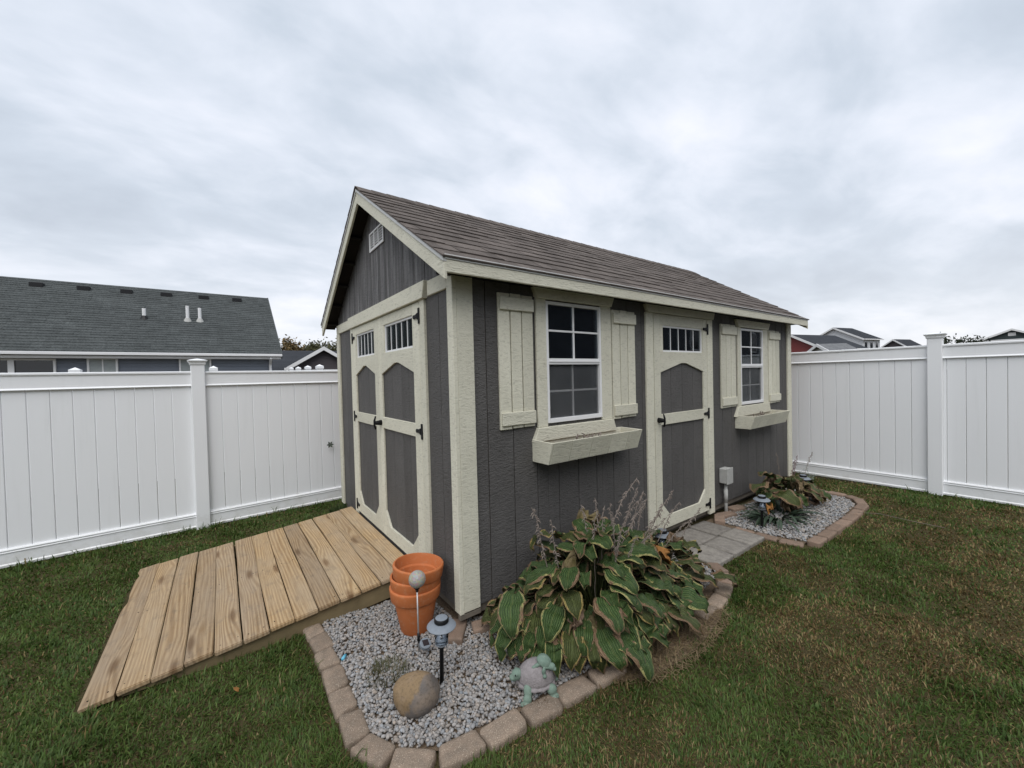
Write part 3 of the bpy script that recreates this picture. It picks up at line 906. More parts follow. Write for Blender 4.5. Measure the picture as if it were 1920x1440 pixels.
def window(u0, z0, u1, z1, zm, vm, hm, casL, casR, head, sill, wall='F'):
    u0, u1, vm, casL, casR = [sf(q) for q in (u0, u1, vm, casL, casR)]
    head = (head[0], head[1], sf(head[2]), sf(head[3])); sill = (sill[0], sill[1], sf(sill[2]), sf(sill[3]))
    f = prism('window', rect(u0, z0, u0 + 0.022, z1), -0.03, 0.026, wall, M['white'], shed, 0.0015)
    prism('frame', rect(u1 - 0.022, z0, u1, z1), -0.03, 0.026, wall, M['white'], f, 0.0015)
    prism('frame', rect(u0 + 0.0225, z0, u1 - 0.0225, z0 + 0.03), -0.03, 0.03, wall, M['white'], f, 0.0015)
    prism('frame', rect(u0 + 0.0225, z1 - 0.022, u1 - 0.0225, z1), -0.03, 0.026, wall, M['white'], f, 0.0015)
    prism('meeting_rail', rect(u0 + 0.0225, zm - 0.022, u1 - 0.0225, zm + 0.022), -0.02, 0.024, wall, M['white'], f, 0.0015)
    prism('meeting_rail', rect(u0 + 0.0225, zm - 0.005, u1 - 0.0225, zm + 0.004), 0.0242, 0.03, wall, M['white'], f, 0.001)
    for (a, b_, dd) in ((zm + 0.0225, z1 - 0.0225, 0.006), (z0 + 0.0305, zm - 0.0225, -0.012)):
        hc = hm[0] if dd > 0 else hm[1]
        prism('muntin', rect(vm - 0.007, a, vm + 0.007, b_), dd - 0.002, dd + 0.010, wall, M['white'], f, 0.001)
        prism('muntin', rect(u0 + 0.023, hc - 0.007, vm - 0.0075, hc + 0.007), dd - 0.002, dd + 0.0098, wall, M['white'], f, 0.001)
        prism('muntin', rect(vm + 0.0075, hc - 0.007, u1 - 0.023, hc + 0.007), dd - 0.002, dd + 0.0098, wall, M['white'], f, 0.001)
        for (p0, p1) in ((u0 + 0.023, vm - 0.0072), (vm + 0.0072, u1 - 0.023)):
            for (q0, q1) in ((a, hc - 0.0072), (hc + 0.0072, b_)):
                prism('pane', rect(p0, q0, p1, q1), dd, dd + 0.003, wall, M['glass'], f, 0)
    prism('insect_screen', rect(u0 + 0.023, z0 + 0.031, u1 - 0.023, zm - 0.0225), 0.004, 0.0045, wall, M['screen'], f, 0)
    prism('casing', rect(casL, sill[0] + 0.001, u0 - 0.001, head[0] - 0.001), 0.0005, 0.028, wall, M['cream'], f, 0.003)
    prism('casing', rect(u1 + 0.001, sill[0] + 0.001, casR, head[0] - 0.001), 0.0005, 0.028, wall, M['cream'], f, 0.003)
    prism('head_board', [(casL + 0.004, head[0]), (casR - 0.002, head[0]), (head[3], head[1]), (head[2], head[1])], 0.0005, 0.042, wall, M['cream_x'], f, 0.003)
    prism('apron', [(sill[2], sill[1]), (sill[3], sill[1]), (casR, sill[0]), (casL - 0.006, sill[0])], 0.0005, 0.042, wall, M['cream_x'], f, 0.003)


window(0.742, 1.24, 1.328, 2.115, 1.683, 1.03, (1.906, 1.466), 0.648, 1.45, (2.126, 2.207, 0.614, 1.487), (1.216, 1.12, 0.594, 1.483))
window(3.745, 1.19, 4.344, 2.073, 1.64, 4.045, (1.862, 1.41), 3.664, 4.478, (2.085, 2.168, 3.616, 4.529), (1.175, 1.06, 3.58, 4.514))


def shutter(u0, z0, u1, z1):
    u0, u1 = sf(u0, 0.034), sf(u1, 0.034)
    w = (u1 - u0) / 3
    s = prism('shutter', rect(u0 + w + 0.0045, z0 + 0.003, u1 - w - 0.0045, z1 + 0.002), 0.0125, 0.030, 'F', M['cream'], shed, 0.0025)
    prism('slat', rect(u0, z0, u0 + w - 0.0045, z1), 0.0125, 0.030, 'F', M['cream'], s, 0.0025)
    prism('slat', rect(u1 - w + 0.0045, z0 + 0.004, u1, z1 - 0.002), 0.0125, 0.030, 'F', M['cream'], s, 0.0025)
    for zz in (z0 + 0.026, z1 - 0.112):
        prism('batten', rect(u0 + 0.006, zz, u1 + 0.002, zz + 0.087), 0.0302, 0.046, 'F', M['cream_x'], s, 0.003)


shutter(0.328, 1.23, 0.620, 2.132)
shutter(1.470, 1.21, 1.770, 2.108)
shutter(3.288, 1.178, 3.626, 2.098)
shutter(4.512, 1.160, 4.846, 2.084)


def window_box(u0, u1, z0, z1, label_soil):
    """planter with a front that leans outwards"""
    dt, db = 0.225, 0.175
    th = 0.014
    front_poly = [(-db, z0), (-dt, z1), (-dt + th, z1), (-db + th, z0 + th)]
    def along(name, poly, a, b_, mat, parent, bev=0.002):
        bm = bmesh.new()
        A = [bm.verts.new((a, y, z)) for y, z in poly]; B = [bm.verts.new((b_, y, z)) for y, z in poly]
        n = len(poly)
        bm.faces.new(A); bm.faces.new(B[::-1])
        for i in range(n): bm.faces.new((A[i], B[i], B[(i + 1) % n], A[(i + 1) % n]))
        bmesh.ops.recalc_face_normals(bm, faces=bm.faces); bevel(bm, bev)
        return bm_obj(name, bm, mat, parent)
    # front made of grooved pieces
    fb = along('flower_box', [(-0.013, z0 + 0.001), (-db + th, z0 + 0.001), (-db + th, z0 + th), (-0.013, z0 + th)], u0 + th, u1 - th, M['cream_x'], shed)
    cuts = [u0 + 0.0145]
    k = u0 + 0.19
    while k < u1 - 0.05: cuts.append(k); k += 0.2032
    cuts.append(u1 - 0.0145)
    for a, b_ in zip(cuts, cuts[1:]): along('front_board', front_poly, a + 0.001, b_ - 0.001, M['cream_x'], fb, 0.0015)
    end = [(-0.0125, z0), (-db, z0), (-dt, z1), (-0.0125, z1 + 0.003)]
    along('end_board', end, u0, u0 + th, M['cream'], fb); along('end_board', end, u1 - th, u1, M['cream'], fb)
    along('back_board', [(-0.0128, z0 + th), (-0.026, z0 + th), (-0.026, z1 + 0.004), (-0.0128, z1 + 0.004)], u0 + th, u1 - th, M['cream_x'], fb)
    along('potting_soil', [(-0.0262, z0 + th), (-db + th + 0.004, z0 + th), (-0.182, z1 - 0.045), (-0.0262, z1 - 0.045)], u0 + th + 0.001, u1 - th - 0.001, M['earth'], fb, 0)
    # dry stubs in the soil
    bm = bmesh.new()
    for k in range(9):
        x = rnd.uniform(u0 + 0.3, u0 + 0.6); y = -rnd.uniform(0.06, 0.16)
        bm_tube(bm, [(x, y, z1 - 0.05), (x + rnd.uniform(-.01, .01), y, z1 - 0.02 + rnd.uniform(0, .025)), (x + rnd.uniform(-.03, .03), y + rnd.uniform(-.02, .02), z1 - 0.01 + rnd.uniform(0, .03))], [0.004, 0.006, 0.004], 5)
    tag(bm_obj('dry_stubs', bm, M['stalk'], fb), kind='stuff')


window_box(0.575, 1.535, 0.985, 1.135, 0)
window_box(3.545, 4.52, 0.93, 1.075, 0)

# things glimpsed inside the shed
bm = bmesh.new(); bm_lathe(bm, [(0.0, 1.16), (0.30, 1.16), (0.335, 1.175), (0.335, 1.20), (0.30, 1.215), (0, 1.215)], 32, (1.12, 0.85))
tub = bm_obj('folding_table', bm, simple('green_plastic', (0.12, 0.20, 0.06), 0.5, 0.4), None, True)
bm = bmesh.new()
for a in range(3): bm_tube(bm, [(1.12 + 0.2 * math.cos(a * 2.1), 0.85 + 0.2 * math.sin(a * 2.1), 1.165), (1.12 + 0.26 * math.cos(a * 2.1), 0.85 + 0.26 * math.sin(a * 2.1), ZB + 0.032)], 0.014, 8)
bm_obj('leg', bm, M['steel'], tub)
tag(tub, 'round green table top standing inside the shed behind the large window', 'table')

# electrical box and conduit
jb = empty('junction_box', (3.22, -0.02, 0), 0, 'grey electrical box on a conduit beside the single door', 'junction box')
box('housing', (-0.062, -0.075, 0.375), (0.062, 0.005, 0.535), M['pipe'], jb, 0.006)
box('cover', (-0.068, -0.084, 0.368), (0.068, -0.0755, 0.542), M['pipe'], jb, 0.004)
bm = bmesh.new(); bm_tube(bm, [(0.0, -0.035, -0.06), (0.0, -0.035, 0.374)], 0.017, 12); bm_obj('conduit', bm, M['pipe'], jb, True)
bm = bmesh.new(); bm_tube(bm, [(0.0, -0.035, 0.16), (0.0, -0.035, 0.30)], 0.021, 12); bm_obj('coupling', bm, M['pipe'], jb, True)

# =================================================================== RAMP
ramp_o = empty('wooden_ramp', (0, 0, 0), 0, 'weathered pine plank ramp leading up to the double doors', 'ramp')
RN, RP, RY0, RY1 = 13, 0.1337, 0.61, 2.42
rz = lambda x: 0.196 + 0.085 * x + (-0.0 if x > -0.35 else (x + 0.35) * 0.012)
plank_me = []
for k in range(5):
    bm = bmesh.new(); h = (RP - 0.0035 - 0.0008 * k) / 2
    bm_box(bm, (-h, 0.0, -0.026), (h, 1.0, 0.0))
    # subdivide along the plank so that it can bow and have uneven edges
    bmesh.ops.subdivide_edges(bm, edges=[e for e in bm.edges if abs(e.verts[0].co.y - e.verts[1].co.y) > 0.5], cuts=9)
    for v_ in bm.verts:
        v_.co.x += 0.0018 * math.sin(7 * v_.co.y + k * 1.3) + rnd.uniform(-0.0006, 0.0006)
        v_.co.z += 0.0022 * math.sin(4 * v_.co.y + k * 2.1)
    es = [e for e in bm.edges if e.calc_face_angle(0) > 1.0]
    bmesh.ops.bevel(bm, geom=es, offset=0.004, segments=2, affect='EDGES')
    bmesh.ops.recalc_face_normals(bm, faces=bm.faces)
    me = bpy.data.meshes.new('plank'); bm.to_mesh(me); bm.free(); me.materials.append(M['pine']); plank_me.append(me)
for k in range(RN):
    xc = -0.037 - RP * (k + 0.5)
    if k == RN - 1:
        # last plank: worn, splintered lower edge tapering into the grass
        bm = bmesh.new(); n = 22; h = RP / 2 - 0.003
        top, bot = [], []
        for j in range(n + 1):
            y = j / n
            jag = 0.0 if y < 0.55 else rnd.uniform(0, 0.022) * (1 if 0.55 < y < 0.95 else 0.3)
            top.append((bm.verts.new((h, y, 0)), bm.verts.new((-h + jag, y, -0.004))))
            bot.append((bm.verts.new((h, y, -0.026)), bm.verts.new((-h + jag + 0.003, y, -0.018))))
        for j in range(n):
            bm.faces.new((top[j][0], top[j + 1][0], top[j + 1][1], top[j][1])); bm.faces.new((bot[j][0], bot[j][1], bot[j + 1][1], bot[j + 1][0]))
            bm.faces.new((top[j][1], top[j + 1][1], bot[j + 1][1], bot[j][1])); bm.faces.new((top[j][0], bot[j][0], bot[j + 1][0], top[j + 1][0]))
        for j in (0, n): bm.faces.new((top[j][0], top[j][1], bot[j][1], bot[j][0]))
        bmesh.ops.recalc_face_normals(bm, faces=bm.faces)
        me = bpy.data.meshes.new('plank'); bm.to_mesh(me); bm.free(); me.materials.append(M['pine'])
    else:
        me = plank_me[k % 5]
    o = bpy.data.objects.new('plank', me); link(o, ramp_o)
    ln = RY1 - RY0 + rnd.uniform(-0.008, 0.012)
    slope = (rz(xc + 0.05) - rz(xc - 0.05)) / 0.1
    o.location = (xc, RY0 + rnd.uniform(-0.008, 0.008), rz(xc) + rnd.uniform(-0.0015, 0.0015) - (0.004 if k == 12 else 0))
    o.rotation_euler = (rnd.uniform(-0.002, 0.002), -math.atan(slope), rnd.uniform(-0.003, 0.003))
    o.scale = (1, ln, 1)
    # screw heads
    for yy in (0.03, 0.5, 0.97):
        for dx in (-0.04, 0.04):
            if rnd.random() < 0.12: continue
            s = bpy.data.objects.get('screw_src')
            bm = None
            if 'SCREW' not in globals():
                bm = bmesh.new(); bm_lathe(bm, [(0.0034, -0.001), (0.0034, 0.0006), (0, 0.0006)], 8)
                SCREW = bpy.data.meshes.new('screw'); bm.to_mesh(SCREW); bm.free(); SCREW.materials.append(M['black'])
            sc = bpy.data.objects.new('screw', SCREW); link(sc, ramp_o)
            x = xc + dx + rnd.uniform(-.006, .006)
            sc.location = (x, RY0 + ln * yy + rnd.uniform(-.008, .008), rz(x) + 0.0004 + 0.0022 * math.sin(4 * yy + (k % 5) * 2.1))
for yy in (RY0 + 0.025, (RY0 + RY1) / 2 - 0.02, RY1 - 0.065):
    bm = bmesh.new(); x0, x1 = -0.045, -1.62
    pts = [(x0, rz(x0) - 0.028), (x1, rz(x1) - 0.028), (x1, rz(x1) - 0.04), (-0.9, gz(0, yy) - 0.01), (x0, gz(0, yy) + 0.055)]
    A = [bm.verts.new((x, yy, z)) for x, z in pts]; B = [bm.verts.new((x, yy + 0.038, z)) for x, z in pts]
    bm.faces.new(A); bm.faces.new(B[::-1])
    for i in range(5): bm.faces.new((A[i], B[i], B[(i + 1) % 5], A[(i + 1) % 5]))
    bm_obj('joist', bm, M['joist'], ramp_o)

# =================================================================== FENCES
def vinyl_fence(name, origin, ang, posts, s0, s1, zbot, ztop, gaps, label, post_top, hidden_z=0.0):
    """white privacy fence; local x runs along the fence, local -y faces the yard"""
    f = empty(name, (origin[0], origin[1], 0), ang, label, 'fence')
    PW = 0.128
    for p in posts:
        po = box('post', (p - PW / 2, -PW / 2, zbot - 0.12), (p + PW / 2, PW / 2, post_top - 0.055), M['vinyl'], f, 0.006)
        bm = bmesh.new()
        prof = [(0.070, post_top - 0.060), (0.076, post_top - 0.045), (0.070, post_top - 0.040), (0.090, post_top - 0.018), (0.092, post_top - 0.010), (0.062, post_top), (0.0, post_top + 0.014)]
        rings = []
        for r_, z in prof:
            if r_ == 0: rings.append([bm.verts.new((p, 0, z))])
            else: rings.append([bm.verts.new((p + sx_ * r_, sy_ * r_, z)) for sx_, sy_ in ((-1, -1), (1, -1), (1, 1), (-1, 1))])
        for A, B in zip(rings, rings[1:]):
            for k in range(4):
                if len(B) == 1: bm.faces.new((A[k], A[(k + 1) % 4], B[0]))
                else: bm.faces.new((A[k], A[(k + 1) % 4], B[(k + 1) % 4], B[k]))
        c = bm_obj('cap', bm, M['vinyl'], po)
    edges = [s0] + list(posts) + [s1]
    for a, b_ in zip(edges, edges[1:]):
        if b_ - a < 0.1: continue
        a2 = a + (PW / 2 - 0.004 if a in posts else 0); b2 = b_ - (PW / 2 - 0.004 if b_ in posts else 0)
        for nm, z0, z1 in (('top_rail', ztop - 0.175, ztop), ('bottom_rail', zbot, zbot + 0.165)):
            bm = bmesh.new()
            if nm == 'top_rail':
                prof = [(-0.030, z0 + 0.004), (-0.036, z0 + 0.012), (-0.030, z0 + 0.020), (-0.024, z0 + 0.028), (-0.024, z1 - 0.038), (-0.030, z1 - 0.030), (-0.037, z1 - 0.022), (-0.037, z1 - 0.006), (-0.030, z1), (0.030, z1), (0.037, z1 - 0.02), (0.026, z1 - 0.04), (0.026, z0)]
            else:
                prof = [(-0.034, z0), (-0.036, z0 + 0.020), (-0.026, z0 + 0.030), (-0.026, z1 - 0.042), (-0.034, z1 - 0.034), (-0.028, z1 - 0.022), (-0.036, z1 - 0.012), (-0.030, z1), (0.030, z1), (0.030, z0)]
            A = [bm.verts.new((a2, y, z)) for y, z in prof]; B = [bm.verts.new((b2, y, z)) for y, z in prof]
            n = len(prof)
            bm.faces.new(A); bm.faces.new(B[::-1])
            for i in range(n): bm.faces.new((A[i], B[i], B[(i + 1) % n], A[(i + 1) % n]))
            bm_obj(nm, bm, M['vinyl'], f)
        gs = [a2] + [q for q in gaps if a2 + 0.03 < q < b2 - 0.03] + [b2]
        for q0, q1 in zip(gs, gs[1:]):
            bm = bmesh.new(); bm_box(bm, (q0 + 0.0015, -0.011, zbot + 0.15), (q1 - 0.0015, 0.011, ztop - 0.16)); bevel(bm, 0.0045)
            bm_obj('plank', bm, M['vinyl'], f)
    return f


LA = math.atan(0.062)
ca = math.cos(LA)
lg = sorted([(-1.37 - 0.235 - 0.1487 * k) / ca for k in range(0, 16)] + [(-1.37 + 0.058 + 0.1535 * k) / ca for k in range(0, 16)])
vinyl_fence('vinyl_fence', (0, 3.729), LA, [-3.84 / ca, -1.372 / ca, 1.07 / ca], -4.2, 1.5, -0.055, 1.732, lg, 'white vinyl privacy fence running behind the wooden ramp', 1.865)
rg = [0.0 + 1.2 + 0.044 + 0.1505 * k for k in range(-12, 20)]
# local x = -y direction: rotate -90 deg
vinyl_fence('vinyl_fence', (5.808, 0), -math.pi / 2, [-1.13, 1.31, 3.75], -1.9, 4.2, 0.04, 1.838, [(-0.108 + 0.1512 * k) for k in range(-10, 28)], 'white vinyl privacy fence beyond the end of the shed', 1.975)

# neighbours' fence posts behind the left fence
nf = empty('neighbour_fence', (0, 7.2, 0), 0, 'white fence whose small pointed post tops show over the ramp-side fence', 'fence')


def small_post(parent, x, y, ztop, w=0.11):
    bm = bmesh.new(); bm_box(bm, (x - w / 2, y - w / 2, -0.2), (x + w / 2, y + w / 2, ztop - 0.086))
    p = bm_obj('post', bm, M['vinyl'], parent)
    bm = bmesh.new(); h = w / 2 + 0.012
    B = [bm.verts.new((x + a * h, y + b_ * h, ztop - 0.085)) for a, b_ in ((-1, -1), (1, -1), (1, 1), (-1, 1))]
    B2 = [bm.verts.new((x + a * h, y + b_ * h, ztop - 0.03)) for a, b_ in ((-1, -1), (1, -1), (1, 1), (-1, 1))]
    tp = bm.verts.new((x, y, ztop + 0.01))
    for k in range(4):
        bm.faces.new((B[k], B[(k + 1) % 4], B2[(k + 1) % 4], B2[k])); bm.faces.new((B2[k], B2[(k + 1) % 4], tp))
    bm_obj('cap', bm, M['vinyl'], p)


for px, py in ((141, 690), (400, 687)):
    q = at_y(px, py, 7.2); small_post(nf, q[0], 0, q[2])
q0 = at_y(0, 690, 7.2)[0]
box('panel', (-12, -0.02, -0.1), (6, 0.02, 1.70), M['vinyl'], nf, 0)
nf2 = empty('neighbour_fence', (0, 0, 0), 0, 'white fence running away towards the small dark gabled house', 'fence')
prev = None
for px, py, s in ((599, 684, 9.6), (577, 686, 11.6), (559, 688, 14.0), (546, 689, 17)):
    q = at_dist(px, py, s); small_post(nf2, q[0], q[1], q[2], 0.12)
    if prev is not None:
        bm = bmesh.new()
        d = Vector((q[0] - prev[0], q[1] - prev[1], 0)).normalized(); s_ = Vector((-d.y, d.x, 0)) * 0.02
        vts = []
        for P_ in (prev, q):
            for sg in (-1, 1):
                for z in (-0.1, 1.66): vts.append(bm.verts.new((P_[0] + sg * s_.x, P_[1] + sg * s_.y, z)))
        for f_ in ((0, 1, 3, 2), (4, 6, 7, 5), (0, 4, 5, 1), (2, 3, 7, 6), (1, 5, 7, 3), (0, 2, 6, 4)): bm.faces.new([vts[i] for i in f_])
        bm_obj('panel', bm, M['vinyl'], nf2)
    prev = q

# =================================================================== EDGING STONES, PAVERS, GRAVEL
def stone_mesh(name, l, w, h, mat, seed, taper=0.0, r=0.02):
    """tumbled concrete edging stone, a trapezoid with worn rounded edges"""
    rr = random.Random(seed)
    bm = bmesh.new()
    bmesh.ops.create_cube(bm, size=2.0)
    bmesh.ops.subdivide_edges(bm, edges=list(bm.edges), cuts=5, use_grid_fill=True)
    hz2 = (h + 0.05) / 2
    sh = [rr.uniform(-.006, .006) for _ in range(6)]
    for v_ in bm.verts:
        q = Vector([math.copysign(abs(c_) ** 0.6, c_) for c_ in v_.co])
        half = Vector((l / 2, w / 2, hz2))
        p = Vector((q.x * half.x, q.y * half.y, q.z * half.z))
        inner = Vector((max(half.x - r, 0), max(half.y - r, 0), max(half.z - r, 0)))
        c_ = Vector((max(-inner.x, min(inner.x, p.x)), max(-inner.y, min(inner.y, p.y)), max(-inner.z, min(inner.z, p.z))))
        d = p - c_
        if d.length > 1e-6: p = c_ + d.normalized() * r
        p.x *= 1 - 2 * taper / l * (p.y / w + 0.5)
        p.x += sh[0] * p.y / w; p.y += sh[1] * p.x / l
        nn = noise.noise_vector(v_.co * 2.2 + Vector((seed * 3.1, 0, 0)))
        p += nn * 0.0035 * min(1.0, r / 0.012) + noise.noise_vector(v_.co * 7 + Vector((seed * 1.7, 2, 0))) * 0.0013
        v_.co = p + Vector((0, 0, hz2 - 0.05))
    bmesh.ops.recalc_face_normals(bm, faces=bm.faces)
    me = bpy.data.meshes.new(name); bm.to_mesh(me); bm.free(); me.materials.append(mat)
    me.polygons.foreach_set('use_smooth', [True] * len(me.polygons))
    return me


ES = [stone_mesh('edging_stone', 0.181, 0.106, 0.040, M['edging'], s, 0.010 if s % 2 else 0.016, 0.018) for s in range(5)]
ER = [stone_mesh('edging_stone', 0.21, 0.100, 0.040, M['edging_red'], 10 + s, 0.006, 0.012) for s in range(3)]


def row(path, meshes, pitch, parent, jitter=0.006, sink=0.0, scale_l=1.0, zfun=None):
    P = np.array(path); seg = np.linalg.norm(np.diff(P, axis=0), axis=1); cum = np.concatenate([[0], np.cumsum(seg)])
    n = max(1, int(round(cum[-1] / pitch))); pp = cum[-1] / n
    for k in range(n):
        s = (k + 0.5) * pp
        p = np.array([np.interp(s, cum, P[:, i]) for i in (0, 1)])
        e0 = np.array([np.interp(max(s - pp * .4, 0), cum, P[:, i]) for i in (0, 1)]); e1 = np.array([np.interp(min(s + pp * .4, cum[-1]), cum, P[:, i]) for i in (0, 1)])
        d = e1 - e0
        o = bpy.data.objects.new('edging_stone', meshes[k % len(meshes)]); link(o, parent)
        zz = sink if zfun is None else zfun(k / n)
        o.location = (p[0] + rnd.uniform(-jitter, jitter), p[1] + rnd.uniform(-jitter, jitter), gz(*p) - zz + rnd.uniform(-0.005, 0.005))
        o.rotation_euler = (rnd.uniform(-.04, .04), rnd.uniform(-.04, .04), math.atan2(d[1], d[0]) + rnd.uniform(-.05, .05) + (math.pi if rnd.random() < .5 else 0))
        o.scale = (pp / 0.178 * 0.995 * scale_l if meshes is ES else pp / 0.21 * 0.985, 1, 1)


e1 = empty('stone_edging', (0, 0, 0), 0, 'tan tumbled stone edging curving round the gravel bed beside the ramp', 'edging')
row([(-0.735, 0.70), (-0.725, 0.2), (-0.735, -0.40)], ES, 0.178, e1)
row([(-0.735, -0.41), (-0.66, -0.56), (-0.52, -0.695)], ES, 0.165, e1)
row([(-0.51, -0.70), (-0.25, -0.735), (0.12, -0.775), (0.50, -0.80)], ES, 0.185, e1)
row([(0.50, -0.80), (1.0, -0.86), (1.5, -0.82), (1.75, -0.75)], ES, 0.18, e1, 0.012, zfun=lambda q: 0.040 - 0.036 * min(1.0, max(0.0, q - 0.4) / 0.25))
row([(1.75, -0.75), (1.92, -0.64), (1.97, -0.52)], ER, 0.16, e1, 0.004, 0.005)
e2 = empty('stone_edging', (0, 0, 0), 0, 'reddish brick edging round the gravel bed at the far end of the shed', 'edging')
row([(2.90, -0.28), (2.90, -0.60), (2.96, -0.86)], ER, 0.20, e2, 0.004, 0.02)
row([(2.98, -0.91), (3.5, -0.92), (4.05, -0.92), (4.6, -0.90)], ER, 0.235, e2)
row([(4.62, -0.89), (4.83, -0.80), (4.91, -0.60), (4.90, -0.30)], ER, 0.20, e2)
# loose bricks along the shed
bg_lab = [((2.985, -0.10), 0.5, 0.0, 'loose red brick lying at the foot of the door step', ),
          ((3.16, -0.085), -0.25, 0.0, 'brown brick under the shed edge by the conduit'),
          ((3.44, -0.06), -0.2, 0.005, 'worn brick wedged under the shed wall past the conduit'),
          ((-0.05, -0.02), 0.9, 0.0, 'reddish block under the front corner of the shed'),
          ((0.13, -0.09), -0.35, 0.0, 'broken block beside the corner post next to the hosta')]
for i, (p, rzv, lift, lb) in enumerate(bg_lab):
    o = bpy.data.objects.new('loose_brick', stone_mesh('loose_brick', 0.2, 0.10, 0.062, M['edging_red'], 30 + i, 0.0, 0.008)); link(o)
    o.location = (p[0], p[1], gz(*p) + lift); o.rotation_euler = (rnd.uniform(-.05, .05), rnd.uniform(-.05, .05), rzv)
    tag(o, lb, 'brick', 'loose bricks under the shed')
# path pavers
pv_ = empty('paver_path', (0, 0, 0), 0, 'grey square stepping pavers in front of the single door', 'path')
pm = [stone_mesh('paver', 0.284, 0.284, 0.035, M['paver'], 50 + s, 0.0, 0.006) for s in range(3)]
for i in range(3):
    for j in range(3):
        if j == 2 and i != 0 and False: continue
        x = 2.115 + i * 0.298; y = -0.44 + j * 0.298
        if j == 2 and y > 0.1: y = 0.155; 
        if j == 2: continue
        o = bpy.data.objects.new('paver', pm[(i + j) % 3]); link(o, pv_)
        o.location = (x + rnd.uniform(-.003, .003), y + rnd.uniform(-.003, .003), gz(x, y) + rnd.uniform(-.003, .003)); o.rotation_euler = (rnd.uniform(-.012, .012), rnd.uniform(-.012, .012), rnd.uniform(-.012, .012) + math.pi / 2 * ((i + 2 * j) % 4))


def gravel(name, poly, n, smin, smax, zbase, tint, seed, holes=()):
    r = np.random.default_rng(seed)
    P = np.array(poly); lo, hi = P.min(0), P.max(0)
    pts = r.uniform(lo, hi, (int(n * 2.2), 2)); pts = pts[in_poly(pts, poly)][:n]
    for (cx, cy, rr) in holes: pts = pts[np.hypot(pts[:, 0] - cx, pts[:, 1] - cy) > rr]
    n = len(pts)
    # base stone shapes
    bases = []
    for k in range(8):
        bm = bmesh.new(); bmesh.ops.create_icosphere(bm, subdivisions=1, radius=1.0)
        for v_ in bm.verts:
            v_.co *= 1 + r.uniform(-0.28, 0.22)
        bm.verts.ensure_lookup_table()
        bases.append((np.array([v_.co[:] for v_ in bm.verts]), np.array([[v_.index for v_ in f.verts] for f in bm.faces])))
        bm.free()
    V, F, Cc = [], [], []; off = 0
    for k in range(8):
        idx = np.where(np.arange(n) % 8 == k)[0]; m_ = len(idx)
        bv, bf = bases[k]
        sz = r.uniform(smin, smax, (m_, 1)) * np.stack([r.uniform(.75, 1.35, m_), r.uniform(.6, 1.0, m_), r.uniform(.45, .8, m_)], 1)
        th = r.uniform(0, 2 * np.pi, m_); ti = r.normal(0, .35, m_)
        v0 = bv[None] * sz[:, None, :]
        # tilt about x then rotate about z
        y = v0[..., 1] * np.cos(ti)[:, None] - v0[..., 2] * np.sin(ti)[:, None]; z = v0[..., 1] * np.sin(ti)[:, None] + v0[..., 2] * np.cos(ti)[:, None]
        x = v0[..., 0] * np.cos(th)[:, None] - y * np.sin(th)[:, None]; y2 = v0[..., 0] * np.sin(th)[:, None] + y * np.cos(th)[:, None]
        pz = gz(pts[idx, 0], pts[idx, 1]) + zbase + r.uniform(-0.010, 0.008, m_)
        v1 = np.stack([x + pts[idx, 0][:, None], y2 + pts[idx, 1][:, None], z + pz[:, None]], -1)
        V.append(v1.reshape(-1, 3)); nvv = len(bv)
        F.append((bf[None] + (np.arange(m_) * nvv)[:, None, None] + off).reshape(-1, 3)); off += m_ * nvv
        br = r.uniform(0.70, 1.18, m_); hue = r.normal(0.015, .05, m_)
        col = np.stack([tint[0] * br * (1 + hue), tint[1] * br, tint[2] * br * (1 - hue)], 1)
        Cc.append(np.repeat(col, nvv, 0))
    V = np.concatenate(V); F = np.concatenate(F); Cc = np.concatenate(Cc)
    return np_mesh(name, V, F, Cc, M['gravel'])


def np_mesh(name, V, F, C, mat, parent=None):
    me = bpy.data.meshes.new(name)
    me.vertices.add(len(V)); me.vertices.foreach_set('co', V.astype(np.float32).ravel())
    k = F.shape[1]
    me.loops.add(F.size); me.loops.foreach_set('vertex_index', F.astype(np.int32).ravel())
    me.polygons.add(len(F)); me.polygons.foreach_set('loop_start', np.arange(0, F.size, k, dtype=np.int32))
    if C is not None:
        a = me.color_attributes.new('Col', 'FLOAT_COLOR', 'POINT')
        a.data.foreach_set('color', np.concatenate([C, np.ones((len(C), 1))], 1).astype(np.float32).ravel())
    me.update(calc_edges=True); me.validate()
    me.materials.append(mat)
    return obj(name, me, parent)


gr1 = gravel('gravel', [(-0.68, 0.64), (-0.68, -0.42), (-0.58, -0.56), (-0.44, -0.65), (-0.07, -0.69), (0.45, -0.735), (0.6, -0.60), (1.4, -0.70), (1.85, -0.66), (1.93, -0.42), (1.9, -0.15), (0.3, -0.02), (0.0, 0.10), (-0.01, 0.60)], 17500, 0.0072, 0.0128, 0.030, (0.315, 0.303, 0.292), 3)
tag(gr1, 'grey crushed stone gravel filling the bed by the ramp', 'gravel', kind='stuff')
gr2 = gravel('gravel', [(2.95, -0.05), (2.95, -0.60), (3.02, -0.84), (3.5, -0.86), (4.05, -0.86), (4.55, -0.83), (4.75, -0.72), (4.82, -0.5), (4.80, -0.05)], 6500, 0.009, 0.016, 0.028, (0.33, 0.322, 0.315), 4)
tag(gr2, 'pale crushed stone gravel filling the bed at the far end', 'gravel', kind='stuff')

